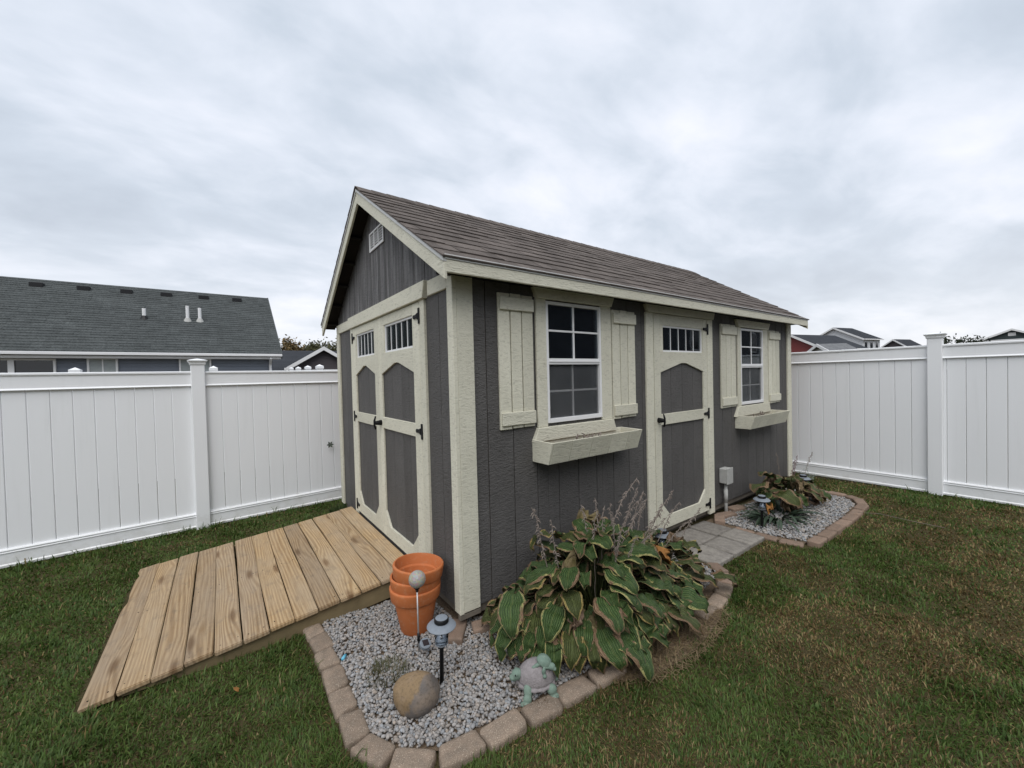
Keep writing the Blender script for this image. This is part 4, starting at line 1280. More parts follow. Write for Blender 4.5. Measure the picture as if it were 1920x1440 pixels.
# =================================================================== GRASS
def make_grass():
    r = np.random.default_rng(11)
    pts = []
    cam2 = CAM[:2]
    # density falls with distance
    for (d0, d1, dens) in ((0.8, 2.2, 21000), (2.2, 3.4, 15000), (3.4, 5.0, 9000), (5.0, 9.5, 5200)):
        A = math.pi * (d1 ** 2 - d0 ** 2) * (120 / 360)
        n = int(A * dens)
        rr = np.sqrt(r.uniform(d0 ** 2, d1 ** 2, n)); th = YAW + np.radians(r.uniform(-60, 60, n))
        pts.append(np.stack([cam2[0] + rr * np.cos(th), cam2[1] + rr * np.sin(th)], 1))
        # the lawn goes on to both sides and under the photographer, a little thinner
        n = int(math.pi * (d1 ** 2 - (d0 if d0 > 1 else 0) ** 2) * 0.4 * dens * 0.55)
        rr = np.sqrt(r.uniform((d0 if d0 > 1 else 0) ** 2, d1 ** 2, n)); th = YAW + np.radians(r.uniform(60, 132, n)) * r.choice([-1, 1], n)
        pts.append(np.stack([cam2[0] + rr * np.cos(th), cam2[1] + rr * np.sin(th)], 1))
    P = np.concatenate(pts)
    x, y = P[:, 0], P[:, 1]
    keep = (y < 3.70 + 0.062 * x) & (x < 5.78)
    keep &= ~((x > -0.02) & (x < L + 0.02) & (y > -0.10) & (y < W + 0.02))
    keep &= ~((x > -1.80) & (x < 0.02) & (y > RY0 + 0.03) & (y < RY1 - 0.01))
    edge1 = [(-0.80, 0.75), (-0.785, -0.42), (-0.69, -0.61), (-0.52, -0.755), (0.12, -0.825), (0.52, -0.84), (1.1, -0.885), (1.6, -0.86), (1.98, -0.72), (2.03, -0.50), (1.97, -0.585), (2.855, -0.60), (2.91, -0.90), (3.0, -0.965), (4.62, -0.955), (4.89, -0.84), (4.965, -0.6), (4.95, -0.0), (-0.02, 0.0), (-0.02, 0.75)]
    keep &= ~in_poly(P, edge1)
    # thin out on the bare earth
    ind = in_poly(P, DIRT)
    keep &= ~(ind & (r.uniform(0, 1, len(P)) < np.clip(1.25 - 3.2 * np.abs(y + 0.88) / 0.12 * (y < -0.88) * 0.55 - 0.9 * (vnoise(P, 7.0, 3, 3) > 0.58), 0, 0.97)))
    P = P[keep]
    n = len(P); x, y = P[:, 0], P[:, 1]
    dist = np.hypot(x - cam2[0], y - cam2[1])
    dry = vnoise(P, 0.9, 1, 4) * 0.65 + vnoise(P, 4.0, 2, 3) * 0.35
    # the open lawn to the right is more worn than the strip by the fences
    dry = dry + 0.075 * np.clip((x - 0.2) / 1.2, 0, 1) * np.clip((-0.9 - y) / 0.6, 0, 1) - 0.16 * np.clip((y + 0.2) / 0.8, 0, 1) - 0.05 * (x < -0.7)
    dryf = np.clip((dry - 0.50) / 0.17, 0, 1)
    clump = vnoise(P, 9.0, 5, 2)
    h = r.gamma(9.0, 1 / 9.0, n) * (0.019 + 0.017 * clump) * (1 - 0.30 * dryf)
    h *= np.where(y > 3.45 + 0.062 * x, 1.35, 1.0)
    near_edge = (np.abs(y - RY0) < 0.07) & (x < 0) | (np.hypot(x + 0.80, 0) < 0.06) & (y < 0.6) | (y > 3.55 + 0.062 * x)
    long_ = r.uniform(0, 1, n) < np.where(near_edge, 0.14, 0.012)
    h = np.where(long_, h * 1.9, h)
    w = r.uniform(0.0016, 0.0030, n) * (1 + 0.28 * np.clip(dist - 2.0, 0, 5))
    broad = r.uniform(0, 1, n) < 0.006 + 0.05 * (vnoise(P, 3.0, 13, 2) > 0.66)
    w = np.where(broad, w * 2.8, w); h = np.where(broad, h * 0.75, h)
    coarse = (vnoise(P, 5.0, 15, 2) > 0.70); h = np.where(coarse, h * 1.5, h)
    az = r.uniform(0, 2 * np.pi, n); lean = np.abs(r.normal(0.85, 0.5, n))
    # local mat direction
    az = np.where(r.uniform(0, 1, n) < 0.45, vnoise(P, 2.5, 9, 2) * 12.0 + r.normal(0, .5, n), az)
    dx, dy = np.cos(az), np.sin(az); sx_, sy_ = -dy, dx
    z0 = gz(x, y) - 0.004
    mid = 0.55
    mx = x + dx * h * mid * np.sin(lean * .6); my = y + dy * h * mid * np.sin(lean * .6); mz = z0 + h * mid * np.cos(lean * .6)
    tx = mx + dx * h * (1 - mid) * np.sin(lean * 1.5); ty = my + dy * h * (1 - mid) * np.sin(lean * 1.5); tz = mz + h * (1 - mid) * np.cos(lean * 1.5)
    tz = np.maximum(tz, gz(tx, ty) + 0.006)
    V = np.empty((n, 5, 3))
    V[:, 0] = np.stack([x - sx_ * w, y - sy_ * w, z0], 1); V[:, 1] = np.stack([x + sx_ * w, y + sy_ * w, z0], 1)
    V[:, 2] = np.stack([mx - sx_ * w * .8, my - sy_ * w * .8, mz], 1); V[:, 3] = np.stack([mx + sx_ * w * .8, my + sy_ * w * .8, mz], 1)
    V[:, 4] = np.stack([tx, ty, tz], 1)
    base = (np.arange(n) * 5)[:, None]
    F = np.concatenate([base + [0, 1, 3], base + [0, 3, 2], base + [2, 3, 4]], 0)
    g1 = np.array([0.050, 0.094, 0.017]); g2 = np.array([0.115, 0.168, 0.040]); g3 = np.array([0.038, 0.088, 0.022])
    d1 = np.array([0.215, 0.145, 0.058]); d2 = np.array([0.31, 0.24, 0.115]); d3 = np.array([0.130, 0.078, 0.034])
    u = r.uniform(0, 1, (n, 1)); q = clump[:, None]
    green = g1 * (1 - u) + g2 * u; green = np.where(q > 0.6, green * .75 + g3 * .25, green)
    drc = np.where(r.uniform(0, 1, (n, 1)) < 0.4, d3, d1 * (1 - u) + d2 * u)
    pd = 0.06 + 0.60 * dryf
    isdry = (r.uniform(0, 1, n) < pd)[:, None]
    col = np.where(isdry, drc, green) * r.uniform(0.75, 1.2, (n, 1))
    C = np.repeat(col[:, None, :], 5, 1)
    C[:, :2] *= 0.85
    tipdry = (r.uniform(0, 1, n) < 0.25)
    C[tipdry, 4] = C[tipdry, 4] * .5 + d1 * .5
    return np_mesh('lawn_grass', V.reshape(-1, 3), F, C.reshape(-1, 3), M['blade'])


lawn = make_grass(); tag(lawn, 'mown lawn of green grass with dry brown patches', 'grass', kind='stuff')


def tuft(name, cx, cy, radius, n, hmin, hmax, col1, col2, seed, wmul=1.0):
    r = np.random.default_rng(seed)
    a = r.uniform(0, 2 * np.pi, n); q = np.sqrt(r.uniform(0, 1, n)) * radius
    x = cx + q * np.cos(a); y = cy + q * np.sin(a); h = r.uniform(hmin, hmax, n); w = r.uniform(.0008, .0016, n) * wmul
    az = a + r.normal(0, .8, n); lean = np.abs(r.normal(.6, .4, n)); dx, dy = np.cos(az), np.sin(az); sx_, sy_ = -dy, dx
    z0 = gz(x, y) + 0.02
    V = np.empty((n, 5, 3)); m_ = .5
    mx, my, mz = x + dx * h * m_ * np.sin(lean * .5), y + dy * h * m_ * np.sin(lean * .5), z0 + h * m_ * np.cos(lean * .5)
    tx, ty, tz = mx + dx * h * .5 * np.sin(lean * 1.4), my + dy * h * .5 * np.sin(lean * 1.4), mz + h * .5 * np.cos(lean * 1.4)
    V[:, 0] = np.stack([x - sx_ * w, y - sy_ * w, z0], 1); V[:, 1] = np.stack([x + sx_ * w, y + sy_ * w, z0], 1)
    V[:, 2] = np.stack([mx - sx_ * w, my - sy_ * w, mz], 1); V[:, 3] = np.stack([mx + sx_ * w, my + sy_ * w, mz], 1); V[:, 4] = np.stack([tx, ty, tz], 1)
    base = (np.arange(n) * 5)[:, None]
    F = np.concatenate([base + [0, 1, 3], base + [0, 3, 2], base + [2, 3, 4]], 0)
    u = r.uniform(0, 1, (n, 1)); C = np.repeat((np.array(col1) * (1 - u) + np.array(col2) * u)[:, None, :], 5, 1)
    return np_mesh(name, V.reshape(-1, 3), F, C.reshape(-1, 3), M['blade'])


tag(tuft('weed_tuft', -0.50, -0.10, 0.10, 420, 0.03, 0.09, (0.06, 0.085, 0.035), (0.20, 0.17, 0.10), 21), 'small wispy weed tuft in the gravel behind the boulder', 'weed')
tag(tuft('weed_tuft', 0.00, 2.98, 0.16, 420, 0.05, 0.16, (0.03, 0.055, 0.018), (0.06, 0.09, 0.03), 22, 2.2), 'leafy weeds at the back corner of the shed by the fence', 'weed')
tag(tuft('pine_straw', 0.02, -0.66, 0.12, 240, 0.02, 0.05, (0.16, 0.10, 0.05), (0.24, 0.17, 0.09), 23), 'dry brown straw under the turtle statue', 'straw', kind='stuff')

def straw(name, poly, n, seed):
    r = np.random.default_rng(seed); P = np.array(poly); pts = r.uniform(P.min(0) - 0.05, P.max(0) + 0.05, (n * 2, 2)); pts = pts[in_poly(pts, [(x_, y_ - 0.05) if y_ < -0.85 else (x_, y_) for x_, y_ in poly])][:n]; n = len(pts)
    a = r.uniform(0, np.pi, n); l = r.uniform(.012, .04, n); w = r.uniform(.0007, .0018, n); z = gz(pts[:, 0], pts[:, 1]) + r.uniform(.014, .026, n); dz = r.normal(0, .006, n)
    dx, dy = np.cos(a) * l, np.sin(a) * l; sx_, sy_ = -np.sin(a) * w, np.cos(a) * w
    V = np.stack([np.stack([pts[:, 0] - dx + sx_, pts[:, 1] - dy + sy_, z - dz], 1), np.stack([pts[:, 0] - dx - sx_, pts[:, 1] - dy - sy_, z - dz], 1), np.stack([pts[:, 0] + dx - sx_, pts[:, 1] + dy - sy_, z + dz], 1), np.stack([pts[:, 0] + dx + sx_, pts[:, 1] + dy + sy_, z + dz], 1)], 1)
    F = (np.arange(n) * 4)[:, None] + np.array([[0, 1, 2, 3]]); u = r.uniform(0, 1, (n, 1))
    C = np.repeat((np.array([0.12, 0.08, 0.045]) * (1 - u) + np.array([0.34, 0.26, 0.15]) * u)[:, None, :], 4, 1)
    return np_mesh(name, V.reshape(-1, 3), F, C.reshape(-1, 3), M['blade'])


tag(straw('dry_straw', DIRT, 1500, 51), 'dry straw and clippings on the bare earth beside the large hosta', 'straw', kind='stuff')
tag(straw('dry_straw', [(-0.66, 0.6), (-0.66, -0.4), (-0.42, -0.64), (0.4, -0.70), (0.4, -0.1), (0, 0.2)], 500, 52), 'dry clippings scattered over the gravel bed', 'straw', kind='stuff')

# =================================================================== GARDEN THINGS
def pot(loc, tilt, label):
    e = empty('terracotta_pot', loc, 0, label, 'flower pot', 'stacked terracotta pots')
    prof = [(0.0, 0.0), (0.095, 0.0), (0.100, 0.006), (0.140, 0.215), (0.143, 0.217), (0.158, 0.222), (0.166, 0.290), (0.166, 0.297), (0.161, 0.302), (0.154, 0.302), (0.150, 0.297), (0.146, 0.232), (0.136, 0.222), (0.092, 0.02), (0.0, 0.02)]
    b_ = lathe('pot_body', prof[:4] + [(0.1405, 0.2195)] + prof[11:], M['terra'], e, 40)
    # body closed at the top under the rim band
    r_ = lathe('rim', [(0.141, 0.2185), (0.157, 0.2215), (0.160, 0.226), (0.1665, 0.290), (0.166, 0.297), (0.161, 0.302), (0.154, 0.302), (0.150, 0.297), (0.1465, 0.233), (0.1410, 0.222)], M['terra'], e, 40)
    autosmooth(b_, 30); autosmooth(r_, 50)
    e.rotation_euler = tilt; e.scale = (0.94, 0.94, 0.94)
    return e


px0, py0 = -0.222, 0.195
pot((px0, py0, gz(px0, py0) + 0.026), (0.0, 0.0, 0.3), 'terracotta pot at the bottom of the stack by the ramp')
pot((px0 + 0.002, py0 + 0.001, gz(px0, py0) + 0.026 + 0.060), (0.012, 0.02, 1.2), 'terracotta pot in the middle of the stack by the ramp')
pot((px0 - 0.002, py0 - 0.004, gz(px0, py0) + 0.026 + 0.128), (0.07, -0.05, 2.0), 'topmost terracotta pot of the stack, tilted and empty')


def path_light(x, y, label, tilt=(0, 0), hgt=0.36):
    e = empty('path_light', (x, y, gz(x, y)), 0, label, 'garden light', 'solar path lights in the beds')
    k = hgt
    lathe('stake', [(0.0, -0.05), (0.0105, -0.04), (0.0105, k - 0.155), (0.016, k - 0.152), (0.016, k - 0.145), (0.0, k - 0.144)], M['blackplastic'], e, 14)
    lathe('lamp_cup', [(0.0, k - 0.143), (0.02, k - 0.142), (0.032, k - 0.132), (0.034, k - 0.128), (0.030, k - 0.127), (0.0, k - 0.13)], M['lampcap'], e, 24)
    lathe('lamp_glass', [(0.0325, k - 0.1265), (0.036, k - 0.064), (0.034, k - 0.064), (0.0305, k - 0.1265)], M['lampglass'], e, 24)
    lathe('reflector', [(0.0, k - 0.126), (0.022, k - 0.124), (0.008, k - 0.113), (0.0, k - 0.112)], M['steel'], e, 16)
    ring = lathe('collar', [(0.0, k - 0.062), (0.042, k - 0.063), (0.046, k - 0.050), (0.050, k - 0.044), (0.0, k - 0.044)], M['blackplastic'], e, 30)
    autosmooth(lathe('shade', [(0.0, k - 0.0435), (0.072, k - 0.0435), (0.0735, k - 0.040), (0.066, k - 0.032), (0.042, k - 0.024), (0.034, k - 0.022), (0.0, k - 0.021)], M['lampcap'], e, 36), 60)
    autosmooth(lathe('cap_ring', [(0.033, k - 0.0205), (0.0365, k - 0.019), (0.0365, k - 0.003), (0.034, k), (0.0, k)], M['blackplastic'], e, 30), 40)
    lathe('solar_top', [(0.0, k + 0.0035), (0.024, k + 0.0032), (0.031, k + 0.0006)], M['lampcap'], e, 30)
    e.rotation_euler = (tilt[0], tilt[1], 0)
    return e


path_light(-0.305, -0.325, 'solar path light with clear lens standing beside the boulder', (0.01, 0.02))
path_light(3.09, -0.46, 'solar path light by the grey pavers, in front of dark strappy leaves', (0.02, -0.03), 0.345)
path_light(1.55, -0.37, 'solar path light half hidden in the large hosta', (0, 0.02))
path_light(4.20, -0.455, 'solar path light half hidden behind the smaller hosta', (0, 0))

gs_ = empty('globe_stake', (-0.31, -0.05, gz(0, -0.05)), 0, 'mosaic glass ball on a steel stake in front of the terracotta pots', 'garden stake')
bm = bmesh.new(); bmesh.ops.create_icosphere(bm, subdivisions=4, radius=0.047)
bm_obj('ball', bm, M['mosaic'], gs_, True, (0.002, 0, 0.455))
lathe('ball_socket', [(0, 0.385), (0.008, 0.386), (0.010, 0.40), (0.021, 0.411), (0.016, 0.414), (0.0, 0.414)], M['blackplastic'], gs_, 14)
lathe('rod', [(0, -0.04), (0.0045, -0.04), (0.0045, 0.385), (0, 0.3851)], M['steel'], gs_, 10)
lathe('rod_sleeve', [(0.0047, 0.105), (0.008, 0.105), (0.008, 0.15), (0.0047, 0.15)], M['blackplastic'], gs_, 10)
bm = bmesh.new(); bm_lathe(bm, [(0, 0), (0.030, 0.0), (0.032, 0.004), (0.032, 0.020), (0.029, 0.023), (0, 0.023)], 24)
pod = bm_obj('solar_pod', bm, M['lampcap'], gs_, False, (0.022, -0.030, 0.085)); pod.rotation_euler = (0.45, 0.15, 0); autosmooth(pod, 40)
bm = bmesh.new(); bm_box(bm, (-0.017, -0.017, 0.0231), (0.017, 0.017, 0.0245)); bm_obj('solar_cell', bm, M['solar'], pod)
bm = bmesh.new(); bm_tube(bm, [(0.0, 0.0, 0.10), (0.010, -0.013, 0.10)], 0.008, 8); bm_obj('bracket', bm, M['blackplastic'], gs_)

# boulder
bm = bmesh.new(); bmesh.ops.create_icosphere(bm, subdivisions=4, radius=1.0)
for v_ in bm.verts:
    p = v_.co.copy()
    k = 1 + 0.13 * noise.noise(p * 1.1 + Vector((3.1, 1, 0))) + 0.03 * noise.noise(p * 4.0) + 0.012 * noise.noise(p * 11)
    if p.z > 0.5: k *= 1 - 0.06 * (p.z - 0.5)
    v_.co = Vector((p.x * 0.108, p.y * 0.088, p.z * 0.092)) * k
rk = bm_obj('boulder', bm, M['rock'], None, True, (-0.462, -0.388, gz(0, -0.39) + 0.086)); rk.rotation_euler = (0.1, 0.12, -0.62)
tag(rk, 'rounded brown and grey boulder sitting on the gravel', 'boulder')

# turtle statue, built facing local -X
ts = empty('turtle_statue', (0.045, -0.655, gz(0, -0.6) + 0.022), math.radians(-30), 'weathered green turtle statue carrying a baby turtle on its mauve shell', 'statue')


def blob(name, balls, mat, parent, vox=0.005):
    """union of ellipsoids melted into one skin"""
    bm = bmesh.new()
    for (c_, r_, rot_) in balls:
        s = bmesh.ops.create_icosphere(bm, subdivisions=3, radius=1.0)
        Mx = Matrix.Translation(c_) @ (Matrix.Rotation(rot_[1], 4, rot_[0]) if rot_ else Matrix()) @ Matrix.Diagonal((*r_, 1))
        bmesh.ops.transform(bm, matrix=Mx, verts=s['verts'])
    o = bm_obj(name, bm, mat, parent, True)
    rm = o.modifiers.new('melt', 'REMESH'); rm.mode = 'VOXEL'; rm.voxel_size = vox; rm.use_smooth_shade = True
    sm = o.modifiers.new('soften', 'SMOOTH'); sm.iterations = 4; sm.factor = 0.5
    return o


ts.scale = (0.84, 0.84, 0.84)
tb = blob('body', [((0, 0, 0.058), (0.080, 0.068, 0.026), None),
                   ((-0.082, 0.0, 0.078), (0.034, 0.027, 0.024), ('Y', 0.6)),
                   ((-0.112, -0.006, 0.108), (0.034, 0.030, 0.031), ('Y', -0.25)),
                   ((-0.138, -0.008, 0.094), (0.020, 0.023, 0.016), None),
                   ((-0.116, -0.034, 0.122), (0.008, 0.006, 0.008), None), ((-0.116, 0.022, 0.122), (0.008, 0.006, 0.008), None),
                   ((-0.058, -0.070, 0.054), (0.026, 0.024, 0.038), ('X', -0.45)), ((-0.066, -0.092, 0.020), (0.026, 0.022, 0.026), None), ((-0.076, -0.100, 0.006), (0.034, 0.024, 0.012), None),
                   ((-0.062, 0.066, 0.054), (0.024, 0.022, 0.034), ('X', 0.4)), ((-0.092, 0.080, 0.040), (0.026, 0.019, 0.030), None), ((-0.100, 0.082, 0.010), (0.030, 0.022, 0.013), None),
                   ((0.080, -0.066, 0.044), (0.030, 0.026, 0.030), None), ((0.092, -0.078, 0.014), (0.028, 0.022, 0.016), None),
                   ((0.076, 0.062, 0.040), (0.026, 0.022, 0.024), None), ((0.086, 0.068, 0.014), (0.024, 0.018, 0.014), None),
                   ((0.112, 0, 0.050), (0.024, 0.011, 0.011), None)], M['verdigris'], ts, 0.004)
bm = bmesh.new(); bmesh.ops.create_icosphere(bm, subdivisions=4, radius=1.0)
for v_ in bm.verts:
    p = v_.co.copy()
    z = p.z if p.z > -0.25 else -0.25 + (p.z + 0.25) * 0.15
    k = 1 + 0.02 * noise.noise(p * 6) + (0.03 if -0.22 < p.z < -0.05 else 0)
    scute = 0.02 * abs(math.sin(3.2 * math.atan2(p.y, p.x))) * (1 if p.z < 0.5 else 0)
    v_.co = Vector((p.x * 0.104 * (k + scute), p.y * 0.084 * (k + scute), 0.088 + z * 0.088 * k))
bm_obj('shell', bm, M['mauve'], ts, True)
bm = bmesh.new(); rings = []
for (rx_, ry_, z_) in ((0.096, 0.078, 0.078), (0.110, 0.092, 0.066), (0.116, 0.098, 0.058), (0.112, 0.094, 0.054), (0.09, 0.072, 0.056)):
    rings.append([bm.verts.new((rx_ * (1 + 0.035 * math.cos(14 * q * 2 * math.pi / 56)) * math.cos(q * 2 * math.pi / 56), ry_ * (1 + 0.035 * math.cos(14 * q * 2 * math.pi / 56)) * math.sin(q * 2 * math.pi / 56), z_)) for q in range(56)])
for A, B in zip(rings, rings[1:]):
    for q in range(56): bm.faces.new((A[q], A[(q + 1) % 56], B[(q + 1) % 56], B[q]))
bm_obj('shell_rim', bm, M['mauve'], ts, True)
for yy in (-0.034, 0.022):
    bm = bmesh.new(); bmesh.ops.create_icosphere(bm, subdivisions=2, radius=0.0045); bm_obj('eye', bm, M['blackplastic'], ts, True, (-0.124, yy, 0.121))
bt = blob('baby_turtle', [((0.050, -0.022, 0.166), (0.046, 0.040, 0.018), ('Y', 0.5)), ((0.086, -0.046, 0.162), (0.022, 0.020, 0.019), None), ((0.100, -0.054, 0.152), (0.013, 0.013, 0.010), None),
                          ((0.036, -0.064, 0.148), (0.012, 0.013, 0.024), ('X', 0.3)), ((0.040, -0.074, 0.128), (0.012, 0.010, 0.012), None), ((0.098, -0.018, 0.138), (0.014, 0.014, 0.022), None),
                          ((0.004, -0.036, 0.170), (0.022, 0.012, 0.011), ('Y', -0.35)), ((-0.016, -0.036, 0.160), (0.014, 0.011, 0.009), None), ((0.040, 0.022, 0.166), (0.018, 0.013, 0.012), None)], M['verdigris'], ts, 0.0032)
bm = bmesh.new(); bmesh.ops.create_icosphere(bm, subdivisions=4, radius=1.0)
for v_ in bm.verts:
    p = v_.co.copy(); k = 1 + 0.05 * math.cos(9 * p.y) * max(0, p.z) + 0.02 * noise.noise(p * 5)
    v_.co = Vector((p.x * 0.046 * k, p.y * 0.040 * k, max(p.z, -0.2) * 0.036 * k))
bs = bm_obj('baby_shell', bm, M['verdigris'], bt, True, (0.046, -0.020, 0.176)); bs.rotation_euler = (0.1, 0.5, 0)

# blue battery-sized bottle lying on the gravel, fallen leaf, sprig, wire
bo = empty('small_bottle', (-0.655, 0.175, gz(0, .17) + 0.045), 0.9, 'tiny blue and black bottle lying on the gravel by the edging', 'bottle')
bm = bmesh.new(); bm_tube(bm, [(-0.022, 0, 0), (0.012, 0, 0)], 0.009, 10); bm_obj('body', bm, M['blueplastic'], bo, True)
bm = bmesh.new(); bm_tube(bm, [(0.0125, 0, 0), (0.026, 0, -0.001)], [0.0085, 0.006], 10); bm_obj('cap', bm, M['blackplastic'], bo, True)
bm = bmesh.new(); pts = [(0, -0.02), (0.012, -0.006), (0.010, 0.008), (0, 0.022), (-0.010, 0.006), (-0.011, -0.008)]
A = [bm.verts.new((x, y, 0.006 * abs(x) / 0.012)) for x, y in pts]; cv = bm.verts.new((0, 0, 0.0))
for i in range(6): bm.faces.new((A[i], A[(i + 1) % 6], cv))
lf = bm_obj('fallen_leaf', bm, M['hosta_orange'], None, True, (-1.15, 0.267, gz(0, .27) + 0.045)); lf.rotation_euler = (0.3, 0.2, 0.6)
so = lf.modifiers.new('thick', 'SOLIDIFY'); so.thickness = 0.0008
tag(lf, 'small orange fallen leaf on the grass near the ramp', 'leaf')
bm = bmesh.new()
w0 = np.array([3.9, -0.97]); bm_tube(bm, [(4.10, -0.96, 0.09), (4.25, -1.1, 0.08), (4.25, -1.35, 0.07), (4.3, -1.55, 0.055)], 0.0022, 5)
tag(bm_obj('wire', bm, M['stalk'], None, True), 'thin pale wire lying on the grass beside the far edging', 'wire')
sp = empty('vine_sprig', (0.012, 3.665, 0.72), 0, 'small green vine sprig poking through the fence by the shed corner', 'sprig')
for k in range(6):
    bm = bmesh.new(); a = k * 1.05
    d_ = Vector((math.cos(a) * 0.05, -0.015 - 0.01 * (k % 2), math.sin(a) * 0.05)); s_ = Vector((-math.sin(a), 0, math.cos(a))) * 0.012
    A = [bm.verts.new(p_) for p_ in (Vector((0, -0.01, 0)), d_ * 0.5 + s_, d_, d_ * 0.5 - s_)]; bm.faces.new(A)
    o = bm_obj('leaf', bm, M['ironplant'], sp); so = o.modifiers.new('t', 'SOLIDIFY'); so.thickness = 0.001
bm = bmesh.new(); bm_tube(bm, [(0, 0.06, -0.02), (0, 0.0, 0), (0.0, -0.012, 0.0)], 0.003, 6); bm_obj('stem', bm, M['stem'], sp)


# =================================================================== HOSTAS
def leaf_mesh(name, ln, wd, droop, cup, wave, curl, seed, mat, nu=8, nv_=11, crumple=0.0):
    r = random.Random(seed); V = []; F = []; UV = []
    # spine
    pos = Vector((0, 0, 0)); ang = 0.25; spine = []
    for j in range(nv_ + 1):
        spine.append((pos.copy(), ang)); ang -= droop / nv_ * (0.6 + 0.8 * j / nv_); pos = pos + Vector((math.cos(ang), 0, math.sin(ang))) * (ln / nv_)
    ph = r.uniform(0, 6)
    for j, (p, a) in enumerate(spine):
        v = j / nv_
        prof = (math.sin(math.pi * min(1, (v * 0.94 + 0.06)) ** 0.72)) ** 0.8 if v < 1 else 0.0
        prof = max(prof, 0.02)
        back = -0.10 * ln * max(0, 1 - v / 0.25)
        for i in range(nu + 1):
            u = -1 + 2 * i / nu
            half = wd / 2 * prof
            yy = u * half * (1 - 0.25 * cup * abs(u))
            fold = cup * half * (abs(u) ** 1.5) * 0.65
            rip = wave * half * 0.20 * math.sin(v * 11 + ph + (2 if u > 0 else 0)) * abs(u) ** 2.5
            rim = -curl * half * max(0, abs(u) - 0.55) ** 2 * 3.0
            up = fold + rip + rim
            bk = back * abs(u) ** 1.5
            if crumple:
                nn = noise.noise_vector(Vector((v * 5.0, u * 2.4, seed * 2.3))) * crumple
                p = p + nn
            V.append((p.x + math.cos(a) * bk - math.sin(a) * up, yy + wave * 0.004 * math.sin(v * 9 + ph), p.z + math.sin(a) * bk + math.cos(a) * up)); UV.append((u * .5 + .5, v))
    for j in range(nv_):
        for i in range(nu):
            a = j * (nu + 1) + i; F.append((a, a + 1, a + nu + 2, a + nu + 1))
    me = mesh(name, V, F, mat, True)
    uvl = me.uv_layers.new(name='UVMap')
    for l in me.loops: uvl.data[l.index].uv = UV[l.vertex_index]
    return me


LEAVES = {
    'a': leaf_mesh('leaf', 0.235, 0.165, 1.0, 0.28, 0.8, 0.35, 1, M['hosta'], 8, 11, 0.010),
    'b': leaf_mesh('leaf', 0.215, 0.140, 1.45, 0.5, 1.0, 0.2, 2, M['hosta'], 8, 11, 0.012),
    'c': leaf_mesh('leaf', 0.255, 0.180, 0.9, 0.22, 0.7, 0.5, 3, M['hosta'], 8, 11, 0.010),
    'd': leaf_mesh('leaf', 0.185, 0.130, 1.3, 0.4, 1.2, 0.3, 4, M['hosta'], 8, 11, 0.012),
    'e': leaf_mesh('leaf', 0.225, 0.155, 1.15, 0.3, 0.8, 0.3, 5, M['hosta_y'], 8, 11, 0.010),
    'f': leaf_mesh('leaf', 0.205, 0.135, 1.55, 0.5, 1.2, 0.2, 6, M['hosta_y'], 8, 11, 0.016),
    'g': leaf_mesh('leaf', 0.165, 0.125, 2.4, 0.8, 2.6, 0.1, 7, M['hosta_dead'], 10, 14, 0.035),
    'h': leaf_mesh('leaf', 0.150, 0.110, 3.2, 1.2, 3.2, 0.0, 8, M['hosta_dead'], 10, 14, 0.045),
    'i': leaf_mesh('leaf', 0.160, 0.095, 1.8, 0.9, 1.8, 0.1, 9, M['hosta_orange'], 10, 14, 0.022),
}


def put_leaf(parent, key, pos, az, pitch, roll, scale):
    """leaf base at pos, pointing along azimuth az and up by pitch"""
    o = bpy.data.objects.new('leaf', LEAVES[key]); link(o, parent)
    o.rotation_mode = 'XYZ'
    Rm = Matrix.Rotation(az, 4, 'Z') @ Matrix.Rotation(-pitch, 4, 'Y') @ Matrix.Rotation(roll, 4, 'X')
    Rm.translation = Vector(pos)
    o.matrix_local = Rm @ Matrix.Diagonal((scale, scale, scale, 1))
    return o


def stalk_mesh(seed, mat, ht, bend, pods):
    r = random.Random(seed); bm = bmesh.new(); pts = []; n = 9
    for j in range(n + 1):
        v = j / n; pts.append(Vector((bend * v ** 1.8 + r.uniform(-.004, .004), r.uniform(-.004, .004), ht * v * (1 - 0.15 * abs(bend) * v))))
    bm_tube(bm, pts, [0.0034 - 0.0018 * j / n for j in range(n + 1)], 5)
    for k in range(pods):
        v = 0.55 + 0.45 * k / pods; i = min(int(v * n), n - 1); p = pts[i].lerp(pts[i + 1], v * n - i)
        a = r.uniform(0, 6.28); d = Vector((math.cos(a), math.sin(a), -0.7)) * r.uniform(0.010, 0.024)
        bm_tube(bm, [p, p + d * 0.5 + Vector((0, 0, 0.004)), p + d], [0.0015, 0.0034, 0.0010], 4)
    bmesh.ops.recalc_face_normals(bm, faces=bm.faces)
    me = bpy.data.meshes.new('flower_stalk'); bm.to_mesh(me); bm.free(); me.materials.append(mat); return me


STALKS = [stalk_mesh(s, M['stalk'], 0.55, b_, 30) for s, b_ in ((1, 0.06), (2, 0.16), (3, -0.05), (4, 0.24))]
MAUVE = [stalk_mesh(7, M['stalk_mauve'], 0.46, 0.18, 18), stalk_mesh(8, M['stalk_mauve'], 0.4, 0.24, 16)]


